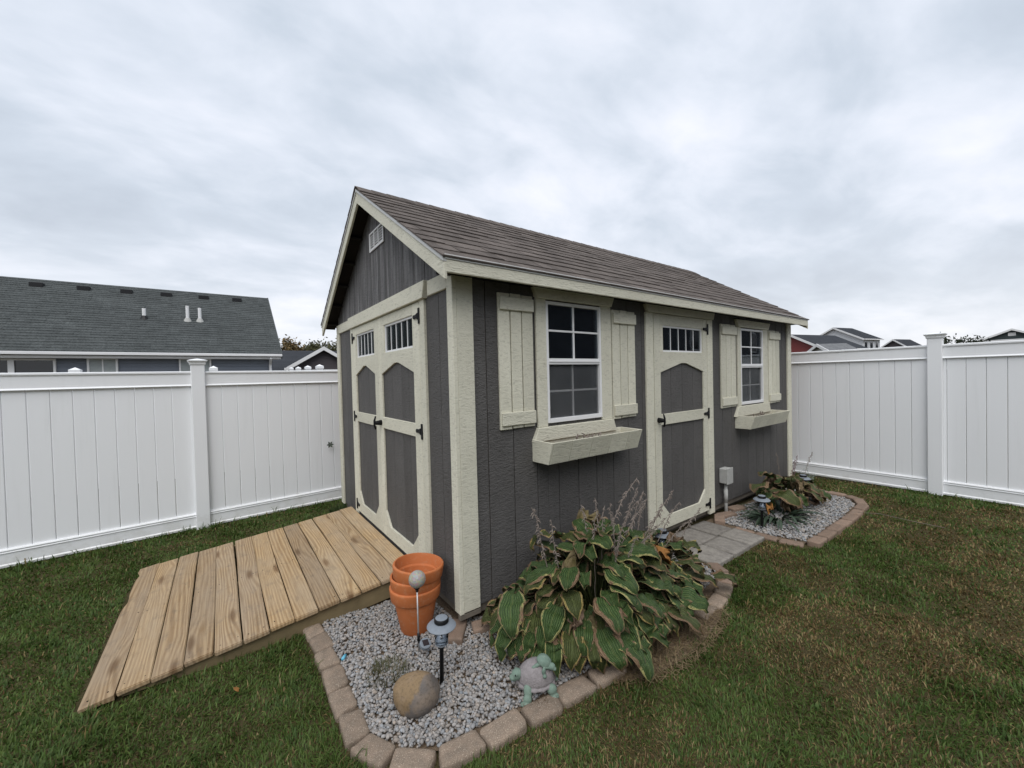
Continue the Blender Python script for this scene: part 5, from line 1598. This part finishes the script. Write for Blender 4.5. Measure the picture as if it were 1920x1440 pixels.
def hosta(loc, rx, ry, h, n, label, seed, keys, stalks, wall_y, sc=1.0, front_drop=True):
    r = random.Random(seed)
    e = empty('hosta_plant', (loc[0], loc[1], gz(loc[0], loc[1]) + 0.02), 0, label, 'hosta')
    stems = bmesh.new()
    pts = []
    for k in range(n):
        t_ = (k + 0.5) / n
        pol = math.acos(1 - 1.0 * t_)            # 0 top .. 90 deg side
        az = k * 2.39996 + r.uniform(-.25, .25)
        rr = math.sin(pol) * r.uniform(0.78, 1.04)
        x = rx * rr * math.cos(az); y = ry * rr * math.sin(az)
        z = h * (0.10 + 0.90 * math.cos(pol)) * r.uniform(0.72, 1.12)
        # leaf base sits up-stem of its tip
        out = math.atan2(y / ry ** 2, x / rx ** 2) if rr > 0.12 else az
        if loc[1] + y > wall_y:
            y = wall_y - loc[1] - r.uniform(0.0, 0.08); out = out if math.sin(out) < 0.2 else r.choice([r.uniform(-0.5, 0.25), math.pi + r.uniform(-0.25, 0.5)])
        bx, by = x - 0.07 * math.cos(out) * sc, y - 0.07 * math.sin(out) * sc
        pitch = 0.25 - 1.15 * t_ + r.uniform(-.3, .3)
        z = max(z, 0.15 + 0.07 * r.random())
        if z < 0.2: pitch = max(pitch, -0.55)
        key = r.choice(keys)
        p = (bx, by, z)
        put_leaf(e, key, p, out + r.uniform(-.35, .35), pitch, r.uniform(-.35, .35), sc * r.uniform(0.82, 1.12))
        b0 = Vector((r.uniform(-.07, .07) + bx * 0.18, r.uniform(-.05, .05) + by * 0.18, 0.0)); p1 = Vector(p); mid = b0.lerp(p1, 0.5) + Vector((0, 0, 0.06 + 0.08 * h))
        bm_tube(stems, [b0, b0.lerp(mid, .5) + Vector((0, 0, .02)), mid, mid.lerp(p1, .55) + Vector((0, 0, .012)), p1], [0.0055, 0.005, 0.0042, 0.0036, 0.003], 5)
    tag(bm_obj('leaf_stems', stems, M['stem'], e, True), kind='stuff')
    for (sx_, sy_, az, lean, me, s_) in stalks:
        o = bpy.data.objects.new('flower_stalk', me); link(o, e)
        Rm = Matrix.Rotation(az, 4, 'Z') @ Matrix.Rotation(lean, 4, 'Y'); Rm.translation = Vector((sx_, sy_, 0.12 if s_ > .9 else 0.2))
        o.matrix_local = Rm @ Matrix.Diagonal((s_, s_, s_, 1))
    return e


r_s = random.Random(5)
st1 = []
for (x, y, a, ln, k, s) in [(-0.30, 0.05, 3.1, 0.10, 0, 1.25), (-0.22, 0.0, 3.3, 0.35, 2, 1.15), (0.02, 0.05, 0.0, 0.20, 3, 1.45), (0.05, 0.0, 0.3, 0.05, 0, 1.05), (0.08, -0.02, 1.0, 0.08, 1, 1.1),
                            (0.12, 0.02, -0.3, 0.25, 1, 1.2), (0.10, 0.04, 0.2, 0.45, 3, 1.25), (0.30, 0.10, 0.1, 0.25, 1, 1.2), (0.40, 0.10, 0.3, 0.35, 3, 1.15), (0.45, 0.05, -0.1, 0.42, 1, 1.25),
                            (0.50, 0.08, 0.2, 0.22, 0, 1.05), (0.60, 0.02, 0.0, 0.35, 3, 1.0), (0.72, -0.05, -0.2, 0.45, 1, 0.95), (-0.05, -0.05, 4.0, 0.12, 2, 1.0), (0.0, -0.12, 4.4, 0.2, 0, 0.85), (0.22, -0.05, 5.5, 0.3, 1, 0.9), (0.04, -0.06, 5.0, 0.12, 0, 0.95), (0.07, -0.10, 4.6, 0.10, 2, 0.85), (0.0, -0.02, 1.8, 0.06, 0, 1.1), (0.14, -0.08, 5.6, 0.2, 1, 0.95), (0.16, 0.0, 0.6, 0.18, 2, 1.05), (0.03, -0.14, 4.9, 0.25, 0, 0.8), (0.34, 0.02, 0.0, 0.5, 1, 1.05), (0.54, -0.02, 6.0, 0.45, 3, 0.95)]:
    st1.append((x, y, a, ln, STALKS[k], s))
h1 = hosta((0.71, -0.44), 0.71, 0.47, 0.51, 245, 'large hosta with browning variegated leaves in front of the shed wall', 31,
           list('aaabbbcccdddddeeeffgh'), st1, -0.10, 0.80)
h1b = hosta((1.30, -0.42), 0.42, 0.36, 0.36, 64, 'withering hosta clump with dried stalks before the single door', 32,
            list('abddeefgghhg'), [], -0.10, 0.82)
# leaves standing above the mound by the wall
for (x, y, z, az, pi_, ro, k, s) in [(-0.16, 0.16, 0.52, 2.9, 0.25, 0.3, 'f', 1.15), (0.10, 0.18, 0.55, 0.3, 0.3, 0.2, 'g', 1.2), (0.16, 0.15, 0.50, 5.9, 0.3, 0.0, 'h', 1.2), (-0.12, 0.05, 0.36, 4.4, 0.9, 0.0, 'c', 1.0),
                                      (0.20, 0.10, 0.52, 1.0, 0.2, 0.6, 'g', 1.1), (0.02, -0.02, 0.36, 4.6, 0.6, 0.5, 'b', 1.0), (0.38, -0.14, 0.36, 5.2, 0.2, 0.3, 'i', 1.0),
                                      (0.34, -0.10, 0.38, 4.3, 0.1, 0.2, 'e', 1.0), (0.85, -0.08, 0.25, 5.8, 0.1, 0.2, 'f', 1.0)]:
    put_leaf(h1, k, (x, y, z), az, pi_, ro, s)
# low leaves that hang over the front edge
for (x, y, z, az, pi_, ro, k, s) in [(-0.60, 0.06, 0.34, 4.0, -0.5, 0.2, 'a', 1.0), (-0.54, -0.02, 0.24, 4.3, -0.7, 0.1, 'd', 1.0), (-0.44, -0.12, 0.24, 4.5, -0.8, 0.0, 'c', 0.9), (-0.36, -0.26, 0.18, 4.7, -0.6, 0.1, 'e', 0.85),
                                      (-0.28, -0.20, 0.26, 4.6, -0.8, 0.1, 'b', 1.0), (-0.16, -0.24, 0.25, 4.7, -0.8, -0.2, 'a', 1.0), (-0.02, -0.26, 0.24, 4.8, -0.7, 0.2, 'd', 1.0), (0.10, -0.30, 0.23, 4.9, -0.7, 0.2, 'c', 0.9), (-0.46, -0.16, 0.2, 4.5, -0.5, -0.2, 'a', 0.85), (-0.24, -0.30, 0.17, 4.6, -0.5, 0.3, 'e', 0.8), (0.2, -0.26, 0.26, 4.9, -0.8, 0.1, 'b', 1.0), (-0.1, -0.33, 0.16, 4.5, -0.4, 0.1, 'f', 0.9), (0.30, -0.32, 0.22, 5.0, -0.7, -0.1, 'a', 0.95),
                                      (0.22, -0.40, 0.16, 5.2, -0.3, 0.1, 'e', 0.9), (-0.02, -0.38, 0.14, 4.9, -0.1, 0.1, 'd', 0.85), (0.36, -0.34, 0.20, 5.4, -0.4, 0.3, 'a', 1.0), (0.52, -0.30, 0.18, 5.6, -0.4, 0.2, 'b', 1.0),
                                      (0.70, -0.26, 0.17, 5.7, -0.3, 0.2, 'e', 1.0), (0.86, -0.34, 0.13, 5.6, -0.1, 0.2, 'f', 0.9)]:
    put_leaf(h1, k, (x, y, z), az, pi_, ro, s)

st2 = [(0.05, 0.0, 0.1, 0.15, MAUVE[0], 1.0), (0.07, 0.02, 0.2, 0.22, MAUVE[1], 1.05), (0.30, -0.02, 0.0, 0.5, STALKS[1], 0.85), (-0.12, 0.05, 3.0, 0.1, STALKS[0], 0.8)]
h2 = hosta((4.05, -0.38), 0.52, 0.28, 0.33, 54, 'smaller hosta with yellow edged leaves near the far shed corner', 41, list('abddeeefghg'), st2, -0.09, 0.92)
for (x, y, z, az, pi_, ro, k, s) in [(-0.48, 0.10, 0.30, 3.2, 0.2, 0.2, 'e', 1.3), (-0.45, -0.04, 0.24, 4.2, 0.0, 0.3, 'e', 1.3), (-0.2, 0.12, 0.34, 3.0, 0.4, 0.1, 'a', 1.1), (-0.55, 0.02, 0.12, 3.6, 0, 0, 'i', 0.9)]:
    put_leaf(h2, k, (x, y, z), az, pi_, ro, s)

# dark strappy plant
ip = empty('strappy_plant', (3.50, -0.46, gz(0, -.46) + 0.02), 0, 'dark green plant with narrow arching leaves beside the far path light', 'plant')


def strap_mesh(seed, ln, wd, droop):
    r = random.Random(seed); V = []; F = []; n = 6; p = Vector((0, 0, 0)); a = 1.25
    for j in range(n + 1):
        v = j / n; w = wd / 2 * (math.sin(math.pi * (0.12 + 0.88 * v)) ** 0.7 if v < 1 else 0.02)
        V += [(p.x, -w, p.z + w * .35), (p.x, 0, p.z), (p.x, w, p.z + w * .35)]
        a -= droop / n; p += Vector((math.cos(a), 0, math.sin(a))) * ln / n
    for j in range(n):
        for i in range(2): q = j * 3 + i; F.append((q, q + 1, q + 4, q + 3))
    return mesh('leaf', V, F, M['ironplant'], True)


STR = [strap_mesh(1, 0.34, 0.034, 1.9), strap_mesh(2, 0.29, 0.03, 2.3), strap_mesh(3, 0.38, 0.034, 1.6)]
for k in range(90):
    o = bpy.data.objects.new('leaf', rnd.choice(STR)); link(o, ip); a = rnd.uniform(0, 6.28); q = rnd.random() ** .5
    o.location = (q * 0.26 * math.cos(a), q * 0.11 * math.sin(a), -0.02); o.rotation_euler = (rnd.uniform(-.2, .2), rnd.uniform(-.2, .25), a + rnd.uniform(-.6, .6)); s = rnd.uniform(.7, 1.05); o.scale = (s, s, s)
# silvery sprays behind the small hosta
sv = empty('silver_herb', (4.45, -0.42, gz(0, -.4) + 0.02), 0, 'silvery grey feathery herb behind the smaller hosta', 'plant')
for k in range(6):
    bm = bmesh.new(); a = rnd.uniform(-1.0, 1.6); hh = rnd.uniform(.26, .44); pts = [Vector((0.12 * (j / 8) ** 1.6 * math.cos(a), 0.12 * (j / 8) ** 1.6 * math.sin(a), hh * j / 8)) for j in range(9)]
    bm_tube(bm, pts, [0.003 - .0002 * j for j in range(9)], 5)
    for j in range(40):
        i = rnd.randint(2, 7); p = pts[i].lerp(pts[i + 1], rnd.random()); b_ = rnd.uniform(0, 6.28); d = Vector((math.cos(b_), math.sin(b_), rnd.uniform(-.3, .6))).normalized() * rnd.uniform(.02, .045)
        s_ = d.cross(Vector((0, 0, 1))).normalized() * 0.004
        f_ = bm.faces.new([bm.verts.new(q) for q in (p, p + d * .5 + s_, p + d, p + d * .5 - s_)])
    o = bm_obj('spray', bm, M['silver'], sv); o.location = (rnd.uniform(-.07, .07), rnd.uniform(-.06, .06), 0)

# =================================================================== BACKGROUND HOUSES
M['roof_grey'] = mat_shingle('grey_green_shingle', (0.055, 0.062, 0.062), (0.122, 0.132, 0.130), 0.06)
M['roof_dark'] = mat_shingle('dark_shingle', (0.030, 0.033, 0.038), (0.06, 0.064, 0.072), 0.06)


def mat_lap(name, col, pitch=0.11):
    m, t, b = material(name)
    s = node(t, 'ShaderNodeSeparateXYZ', i0=coords(t))
    saw = mth(t, 'FRACT', mth(t, 'DIVIDE', s.outputs[2], pitch))
    c = mixc(t, nz(t, coords(t), 3.0), tuple(x * .92 for x in col), tuple(x * 1.08 for x in col))
    setc(t, b, c, 0.6, 0.3)
    bump(t, b, mth(t, 'SUBTRACT', 1.0, saw), 1.0, 0.02)
    return m


M['lap_blue'] = mat_lap('slate_blue_lap_siding', (0.17, 0.19, 0.225))
M['lap_brown'] = mat_lap('dark_brown_lap_siding', (0.060, 0.052, 0.055))
M['lap_red'] = mat_lap('barn_red_lap_siding', (0.17, 0.035, 0.032))
M['lap_white'] = mat_lap('pale_grey_lap_siding', (0.55, 0.56, 0.58))
M['lap_green'] = mat_lap('dark_green_lap_siding', (0.035, 0.048, 0.048))
M['trimwhite'] = simple('white_trim', (0.72, 0.72, 0.72), 0.5, 0.3, 0.04, 2)
M['darkglass'] = simple('dark_window_glass', (0.02, 0.022, 0.026), 0.08, 0.6, 0.2, 1)
M['blind'] = simple('window_blind', (0.33, 0.36, 0.36), 0.6, 0.3, 0.2, 6)
M['shake'] = simple('brown_stone_veneer', (0.19, 0.16, 0.14), 0.9, 0.1, 0.5, 9)


M['roof_pale'] = mat_shingle('pale_grey_shingle', (0.15, 0.155, 0.16), (0.24, 0.245, 0.25), 0.06)


def quadslab(name, pts, th, mat, parent):
    """four corner points and a thickness downwards"""
    bm = bmesh.new(); A = [bm.verts.new(p) for p in pts]; B = [bm.verts.new((p[0], p[1], p[2] - th)) for p in pts]
    bm.faces.new(A); bm.faces.new(B[::-1])
    for i in range(4): bm.faces.new((A[i], B[i], B[(i + 1) % 4], A[(i + 1) % 4]))
    return bm_obj(name, bm, mat, parent)


# long slate-blue house behind the ramp-side fence
hs = empty('neighbour_house', (0, 0, 0), 0, 'long slate blue house with a wide grey roof behind the ramp fence', 'house')
HY, HE, HR, HX0, HX1 = 15.0, 2.66, 5.52, -14.0, 0.70
RYm = 19.5
bm = bmesh.new(); bm_box(bm, (HX0, HY + 0.35, -0.5), (HX1 - 0.25, 23.6, 2.62))
# gable end
gv_ = [bm.verts.new(p) for p in ((HX1 - 0.25, HY + 0.35, 2.62), (HX1 - 0.25, 23.6, 2.62), (HX1 - 0.25, RYm, 5.30))]
bm.faces.new(gv_)
wl = bm_obj('wall', bm, M['lap_blue'], hs)
rf_ = quadslab('roof', [(HX0, HY, HE), (HX1, HY, HE), (HX1, RYm, HR), (HX0, RYm, HR)], 0.12, M['roof_grey'], hs)
quadslab('roof_back', [(HX0, RYm, HR), (HX1, RYm, HR), (HX1, 24.0, HE), (HX0, 24.0, HE)], 0.12, M['roof_grey'], rf_)
# shingle courses on the slope that faces the yard: thin stepped strips
bm = bmesh.new(); nco = 30
for c in range(nco):
    t0, t1 = c / nco, (c + 1) / nco
    for k in range(40):
        xa = HX0 + (HX1 - HX0) * k / 40; xb = HX0 + (HX1 - HX0) * (k + 1) / 40
        hh = 0.014 + 0.02 * rnd.random()
        p = lambda x, t_, up: bm.verts.new((x, HY + (RYm - HY) * t_, HE + (HR - HE) * t_ + up))
        a, b_, c_, d_ = p(xa, t0, hh), p(xb, t0, hh), p(xb, t1, 0.004), p(xa, t1, 0.004)
        bm.faces.new((a, b_, c_, d_)); e_, f_ = p(xa, t0, 0.002), p(xb, t0, 0.002); bm.faces.new((e_, f_, b_, a))
tag(bm_obj('roof_shingles', bm, M['roof_grey'], rf_), kind='stuff')
box('gutter', (HX0, HY - 0.13, HE - 0.11), (HX1 + 0.03, HY - 0.002, HE - 0.02), M['trimwhite'], hs, 0.01)
box('fascia', (HX0, HY + 0.001, HE - 0.20), (HX1, HY + 0.05, HE - 0.125), M['trimwhite'], hs, 0)
box('soffit', (HX0, HY + 0.055, HE - 0.2), (HX1 - 0.05, HY + 0.345, HE - 0.17), M['trimwhite'], hs, 0)
quadslab('rake_board', [(HX1 + 0.002, HY, HE + 0.02), (HX1 + 0.05, HY, HE + 0.02), (HX1 + 0.05, RYm, HR + 0.02), (HX1 + 0.002, RYm, HR + 0.02)], 0.2, M['roof_grey'], rf_)
bm = bmesh.new(); bm_tube(bm, [(HX1 - 0.33, HY - 0.06, HE - 0.17), (HX1 - 0.33, HY + 0.29, HE - 0.4), (HX1 - 0.33, HY + 0.29, -0.3)], 0.045, 6); bm_obj('downspout', bm, M['trimwhite'], hs)


def far_window(parent, x0, x1, z0, z1, y, glassmat, mull=2, bar=True):
    w = box('window', (x0, y - 0.05, z0), (x1, y - 0.005, z1), glassmat, parent, 0)
    t_ = 0.05
    for lo, hi in (((x0 - t_, y - 0.08, z0 - t_), (x0, y - 0.004, z1 + t_)), ((x1, y - 0.08, z0 - t_), (x1 + t_, y - 0.004, z1 + t_)), ((x0 + .001, y - 0.08, z1), (x1 - .001, y - 0.004, z1 + t_)), ((x0 + .001, y - 0.08, z0 - t_), (x1 - .001, y - 0.004, z0))):
        box('frame', lo, hi, M['trimwhite'], w, 0)
    for k in range(1, mull):
        xm = x0 + (x1 - x0) * k / mull; box('mullion', (xm - 0.015, y - 0.065, z0), (xm + 0.015, y - 0.051, z1), M['trimwhite'], w, 0)
    if bar: box('mullion', (x0, y - 0.064, (z0 + z1) / 2 - .015 + .2), (x1, y - 0.052, (z0 + z1) / 2 + .015 + .2), M['trimwhite'], w, 0)
    return w


WY = HY + 0.35
far_window(hs, -4.38, -3.80, 1.15, 2.44, WY, M['blind'], 2)
far_window(hs, -2.22, -1.45, 1.15, 2.44, WY, M['blind'], 2)
sdr = far_window(hs, -6.8, -5.12, 0.2, 2.40, WY, M['darkglass'], 2, False)
box('mullion', (-5.98, WY - 0.10, 0.2), (-5.86, WY - 0.066, 2.40), M['trimwhite'], sdr, 0)
# roof vents and pipes
for px_, py_ in ((70, 531), (158, 538), (238, 544), (312, 550), (382, 555), (444, 561)):
    q = at_y(px_, py_, 19.05)
    zz = HE + (HR - HE) * (19.05 - HY) / (RYm - HY)
    o = box('roof_vent', (q[0] - 0.17, 18.88, zz - 0.12), (q[0] + 0.17, 19.15, zz + 0.075), M['blackplastic'], rf_, 0.02)
for px_, py_, hgt, bs in ((271, 610, 0.36, 1), (352, 602, 0.55, 0), (375, 603, 0.5, 0)):
    q = at_y(px_, py_, 17.1); zz = HE + (HR - HE) * (17.1 - HY) / (RYm - HY)
    bm = bmesh.new(); bm_tube(bm, [(q[0], 17.1, zz - 0.1), (q[0], 17.1, zz + hgt)], 0.055, 8); pp_ = bm_obj('vent_pipe', bm, M['trimwhite'], rf_)
    bm = bmesh.new(); bm_lathe(bm, [(0.17, zz - 0.12), (0.07, zz + 0.10), (0.0, zz + 0.1)], 10, (q[0], 17.1)); bm_obj('flashing', bm, M['blackplastic'] if bs else M['pipe'], pp_)


def gable_house(name, label, peak_px, half_w, dist, wall_mat, roof_mat, pitch, depth, dirn, eave_over=0.35, wall_low=-0.5, group=None, vent=False, yaw=None):
    """house whose gable faces the yard: peak placed along a pixel's direction at a given distance; dirn = direction the ridge runs"""
    p = at_dist(peak_px[0], peak_px[1], dist)
    h = empty(name, (p[0], p[1], 0), 0, label, 'house', group)
    h.rotation_euler = (0, 0, math.atan2(dirn[1], dirn[0]))
    zp = p[2]; we = half_w; ze = zp - pitch * we
    # local x = ridge direction (away), y = across the gable
    bm = bmesh.new()
    pts = [(-(we - .3), wall_low), ((we - .3), wall_low), ((we - .3), ze), (0, zp - 0.16), (-(we - .3), ze)]
    A = [bm.verts.new((eave_over, y, z)) for y, z in pts]; B = [bm.verts.new((depth, y, z)) for y, z in pts]
    bm.faces.new(A); bm.faces.new(B[::-1])
    for i in range(5): bm.faces.new((A[i], B[i], B[(i + 1) % 5], A[(i + 1) % 5]))
    bm_obj('wall', bm, wall_mat, h)
    for s in (-1, 1):
        r_ = quadslab('roof', [(0, s * we, ze), (0, 0, zp), (depth + .3, 0, zp), (depth + .3, s * we, ze)], 0.12, roof_mat, h)
        quadslab('rake_board', [(-0.06, s * we, ze + .02), (-0.06, 0, zp + .02), (-0.002, 0, zp + .02), (-0.002, s * we, ze + .02)], 0.26, M['trimwhite'], r_)
        box('gutter', (0, s * (we + .01), ze - .16), (depth + .3, s * (we + .12), ze - .01), M['trimwhite'], r_, 0)
    if vent:
        vv = box('gable_vent', (eave_over - 0.03, -0.35, zp - 1.0), (eave_over - 0.002, 0.35, zp - 0.55), M['trimwhite'], h, 0)
    return h, p, zp, ze


fx = np.array([1.0, 0.0])
# small dark gable beyond the left house, ridge behind it runs across
h2_, p2, zp2, ze2 = gable_house('neighbour_house', 'small dark brown gabled house with white trim past the blue house', (607, 650), 2.3, 30.5, M['lap_brown'], M['roof_dark'], 0.62, 8.0, (0.15, 1.0))
q = at_dist(545, 646, 36)
quadslab('roof_wing', [(-3.2 + 0, 6.3, ze2 - 0.25), (-3.2, -4.5, ze2 - 0.25), (1.0, -4.5, zp2 + 0.1), (1.0, 6.3, zp2 + 0.1)], 0.12, M['roof_dark'], h2_).location = (4.6, 0, 0)
bx_ = box('wing_wall', (2.2, -4.0, -0.5), (9.0, 5.9, ze2 - 0.3), M['lap_brown'], h2_, 0)
box('frieze', (0.30, -2.0, ze2 - 0.34), (0.34, 2.0, ze2 - 0.14), M['trimwhite'], h2_, 0)
box('stone_veneer', (0.29, -2.0, -0.4), (0.345, 2.0, ze2 - 0.345), M['shake'], h2_, 0)
# houses beyond the right-hand fence
a_, pr, zr_, zer = gable_house('neighbour_house', 'barn red gabled house with dark roof beyond the right fence', (1481, 627), 3.6, 57, M['lap_red'], M['roof_dark'], 0.52, 8.0, (0.965, -0.25))
b__, pw, zw, zew = gable_house('neighbour_house', 'tall pale grey two storey house behind the red one', (1562, 614), 4.2, 84, M['lap_white'], M['roof_dark'], 0.53, 5.0, (0.97, -0.23))
for k in range(3):
    w = box('window', (0.8 + k * 1.5, -4.2 + .25, zew - 1.9), (1.4 + k * 1.5, -3.87, zew - 0.5), M['darkglass'], b__, 0)
c__, pg, zg, zeg = gable_house('garden_shed', 'small pale grey roofed outbuilding in front of the red house', (1532, 645), 1.6, 44, M['lap_white'], M['roof_pale'], 0.42, 2.0, (0.72, -0.69))
d__, pb, zb_, zeb = gable_house('neighbour_house', 'dark brown gabled house with white rake boards beyond the right fence', (1674, 636), 2.3, 100, M['lap_brown'], M['roof_dark'], 0.72, 5, (0.96, -0.275))
e__, pgn, zgn, zegn = gable_house('neighbour_house', 'dark green gabled house with a white vent above the right fence', (1897, 616), 3.6, 90, M['lap_green'], M['roof_dark'], 0.46, 9, (0.97, 0.0), vent=True)
box('frieze', (0.28, -3.28, zegn - 0.05), (0.34, 3.28, zegn + 0.2), M['trimwhite'], e__, 0)

# house behind the photographer, seen only as a reflection in the shed windows
rh = empty('neighbour_house', (0, 0, 0), 0, 'dark navy sided house mirrored in the shed windows', 'house')
bm = bmesh.new(); bm_box(bm, (-6, -16.5, -0.2), (38, -11.0, 5.2)); bm_obj('wall', bm, mat_lap('navy_lap_siding', (0.10, 0.105, 0.12), 0.16), rh)
for s in (0, 1):
    y0_, y1_ = (-10.5, -13.75) if s == 0 else (-17.0, -13.75)
    quadslab('roof', [(-6.4, y0_, 5.1), (38.4, y0_, 5.1), (38.4, y1_, 7.0), (-6.4, y1_, 7.0)], 0.14, M['roof_dark'], rh)
for x_, z_ in ((1.5, 3.0), (5.0, 3.0), (3.2, 0.9), (8.5, 3.0), (8.5, 0.9), (22.0, 3.0), (30.0, 3.0)):
    w = box('window', (x_, -10.995, z_), (x_ + 0.9, -10.95, z_ + 1.3), M['darkglass'], rh, 0)
    for lo, hi in (((x_ - .08, -10.99, z_ - .08), (x_ - .001, -10.93, z_ + 1.38)), ((x_ + .901, -10.99, z_ - .08), (x_ + .98, -10.93, z_ + 1.38)), ((x_, -10.99, z_ + 1.301), (x_ + .9, -10.93, z_ + 1.38)), ((x_, -10.99, z_ - .08), (x_ + .9, -10.93, z_ - .001))):
        box('frame', lo, hi, M['trimwhite'], w, 0)
quadslab('rake_board', [(3.0, -10.98, 3.2), (3.0, -10.9, 3.2), (7.0, -10.9, 6.2), (7.0, -10.98, 6.2)], 0.2, M['trimwhite'], rh)

# =================================================================== TREES
def leaf_mat(name, c1, c2):
    m, t, b = material(name)
    at = node(t, 'ShaderNodeVertexColor', _layer_name='Col')
    c = mixc(t, at.outputs[0], c1, c2); setc(t, b, c, 0.7, 0.2); return m


def tree(name, label, base, height, crown_r, crown_z, n, mat, seed, leaf=0.12, sparse=0.0):
    height = float(height)
    r = np.random.default_rng(seed); rr = random.Random(seed)
    e = empty(name, base, 0, label, 'tree')
    bm = bmesh.new(); tips = []
    bm_tube(bm, [(0, 0, -0.2), (0.03, 0.02, height * .35), (0.0, 0.05, height * .7), (0.02, 0, height * .92)], [0.05 * height / 3, 0.04 * height / 3, 0.025 * height / 3, 0.008], 7)
    for k in range(14):
        a = rr.uniform(0, 6.28); z0 = height * rr.uniform(.35, .8); el = rr.uniform(.3, 1.0); ln = crown_r * rr.uniform(.6, 1.0)
        p0 = Vector((0, 0, z0)); p2 = p0 + Vector((math.cos(a) * math.cos(el), math.sin(a) * math.cos(el), math.sin(el))) * ln
        bm_tube(bm, [p0, p0.lerp(p2, .5) + Vector((0, 0, .05 * ln)), p2], [0.014 * height / 3, .009 * height / 3, .004], 5); tips.append(p2)
    tips.append(Vector((0, 0, height * .95)))
    bm_obj('trunk', bm, M['skid'], e, True)
    T = np.array([t_[:] for t_ in tips]); idx = r.integers(0, len(T), n)
    P = T[idx] + r.normal(0, crown_r * (0.20 - 0.1 * sparse), (n, 3)) * [1, 1, 1.0]
    s = r.uniform(.6, 1.2, n) * leaf
    a = r.normal(0, 1, (n, 3)); a /= np.linalg.norm(a, axis=1)[:, None]; b_ = np.cross(a, r.normal(0, 1, (n, 3))); b_ /= np.linalg.norm(b_, axis=1)[:, None]
    V = np.stack([P - a * s[:, None], P + b_ * s[:, None] * .45, P + a * s[:, None], P - b_ * s[:, None] * .45], 1)
    F = (np.arange(n) * 4)[:, None] + np.array([[0, 1, 2, 3]])
    C = np.repeat(r.uniform(0, 1, (n, 1)), 4, 0) * np.ones((1, 3))
    np_mesh('crown', V.reshape(-1, 3), F, C, mat, e)
    return e


mt1 = leaf_mat('rusty_leaves', (0.09, 0.075, 0.03), (0.20, 0.13, 0.06)); mt2 = leaf_mat('olive_leaves', (0.05, 0.06, 0.025), (0.11, 0.10, 0.05)); mt3 = leaf_mat('dark_leaves', (0.02, 0.03, 0.016), (0.05, 0.06, 0.035))
for (px_, py_, s, cr_, mt, sd_, lb) in ((537, 628, 46, 1.6, mt1, 1, 'rusty autumn tree showing between the blue house and the dark gable'), (610, 634, 50, 1.9, mt2, 2, 'olive tree behind the small dark gabled house'), (585, 640, 52, 1.3, mt2, 3, 'low bushy tree peeping over the dark roof')):
    q = at_dist(px_, py_, s); tree('broadleaf_tree', lb, (q[0], q[1], -0.3), q[2] + 0.3 - cr_ * 0.35, cr_, 0, 2600, mt, sd_, 0.16)
q = at_dist(1806, 624, 24); tree('young_tree', 'slender dark young tree rising above the right fence', (q[0], q[1], 0), q[2] - 0.25, 0.85, 0, 2600, mt3, 5, 0.06, 0.7)

for o in scene.objects:
    if o.type == 'MESH' and o.name.startswith('Cube'): pass
scene.cycles.max_bounces = 8
scene.cycles.transparent_max_bounces = 16
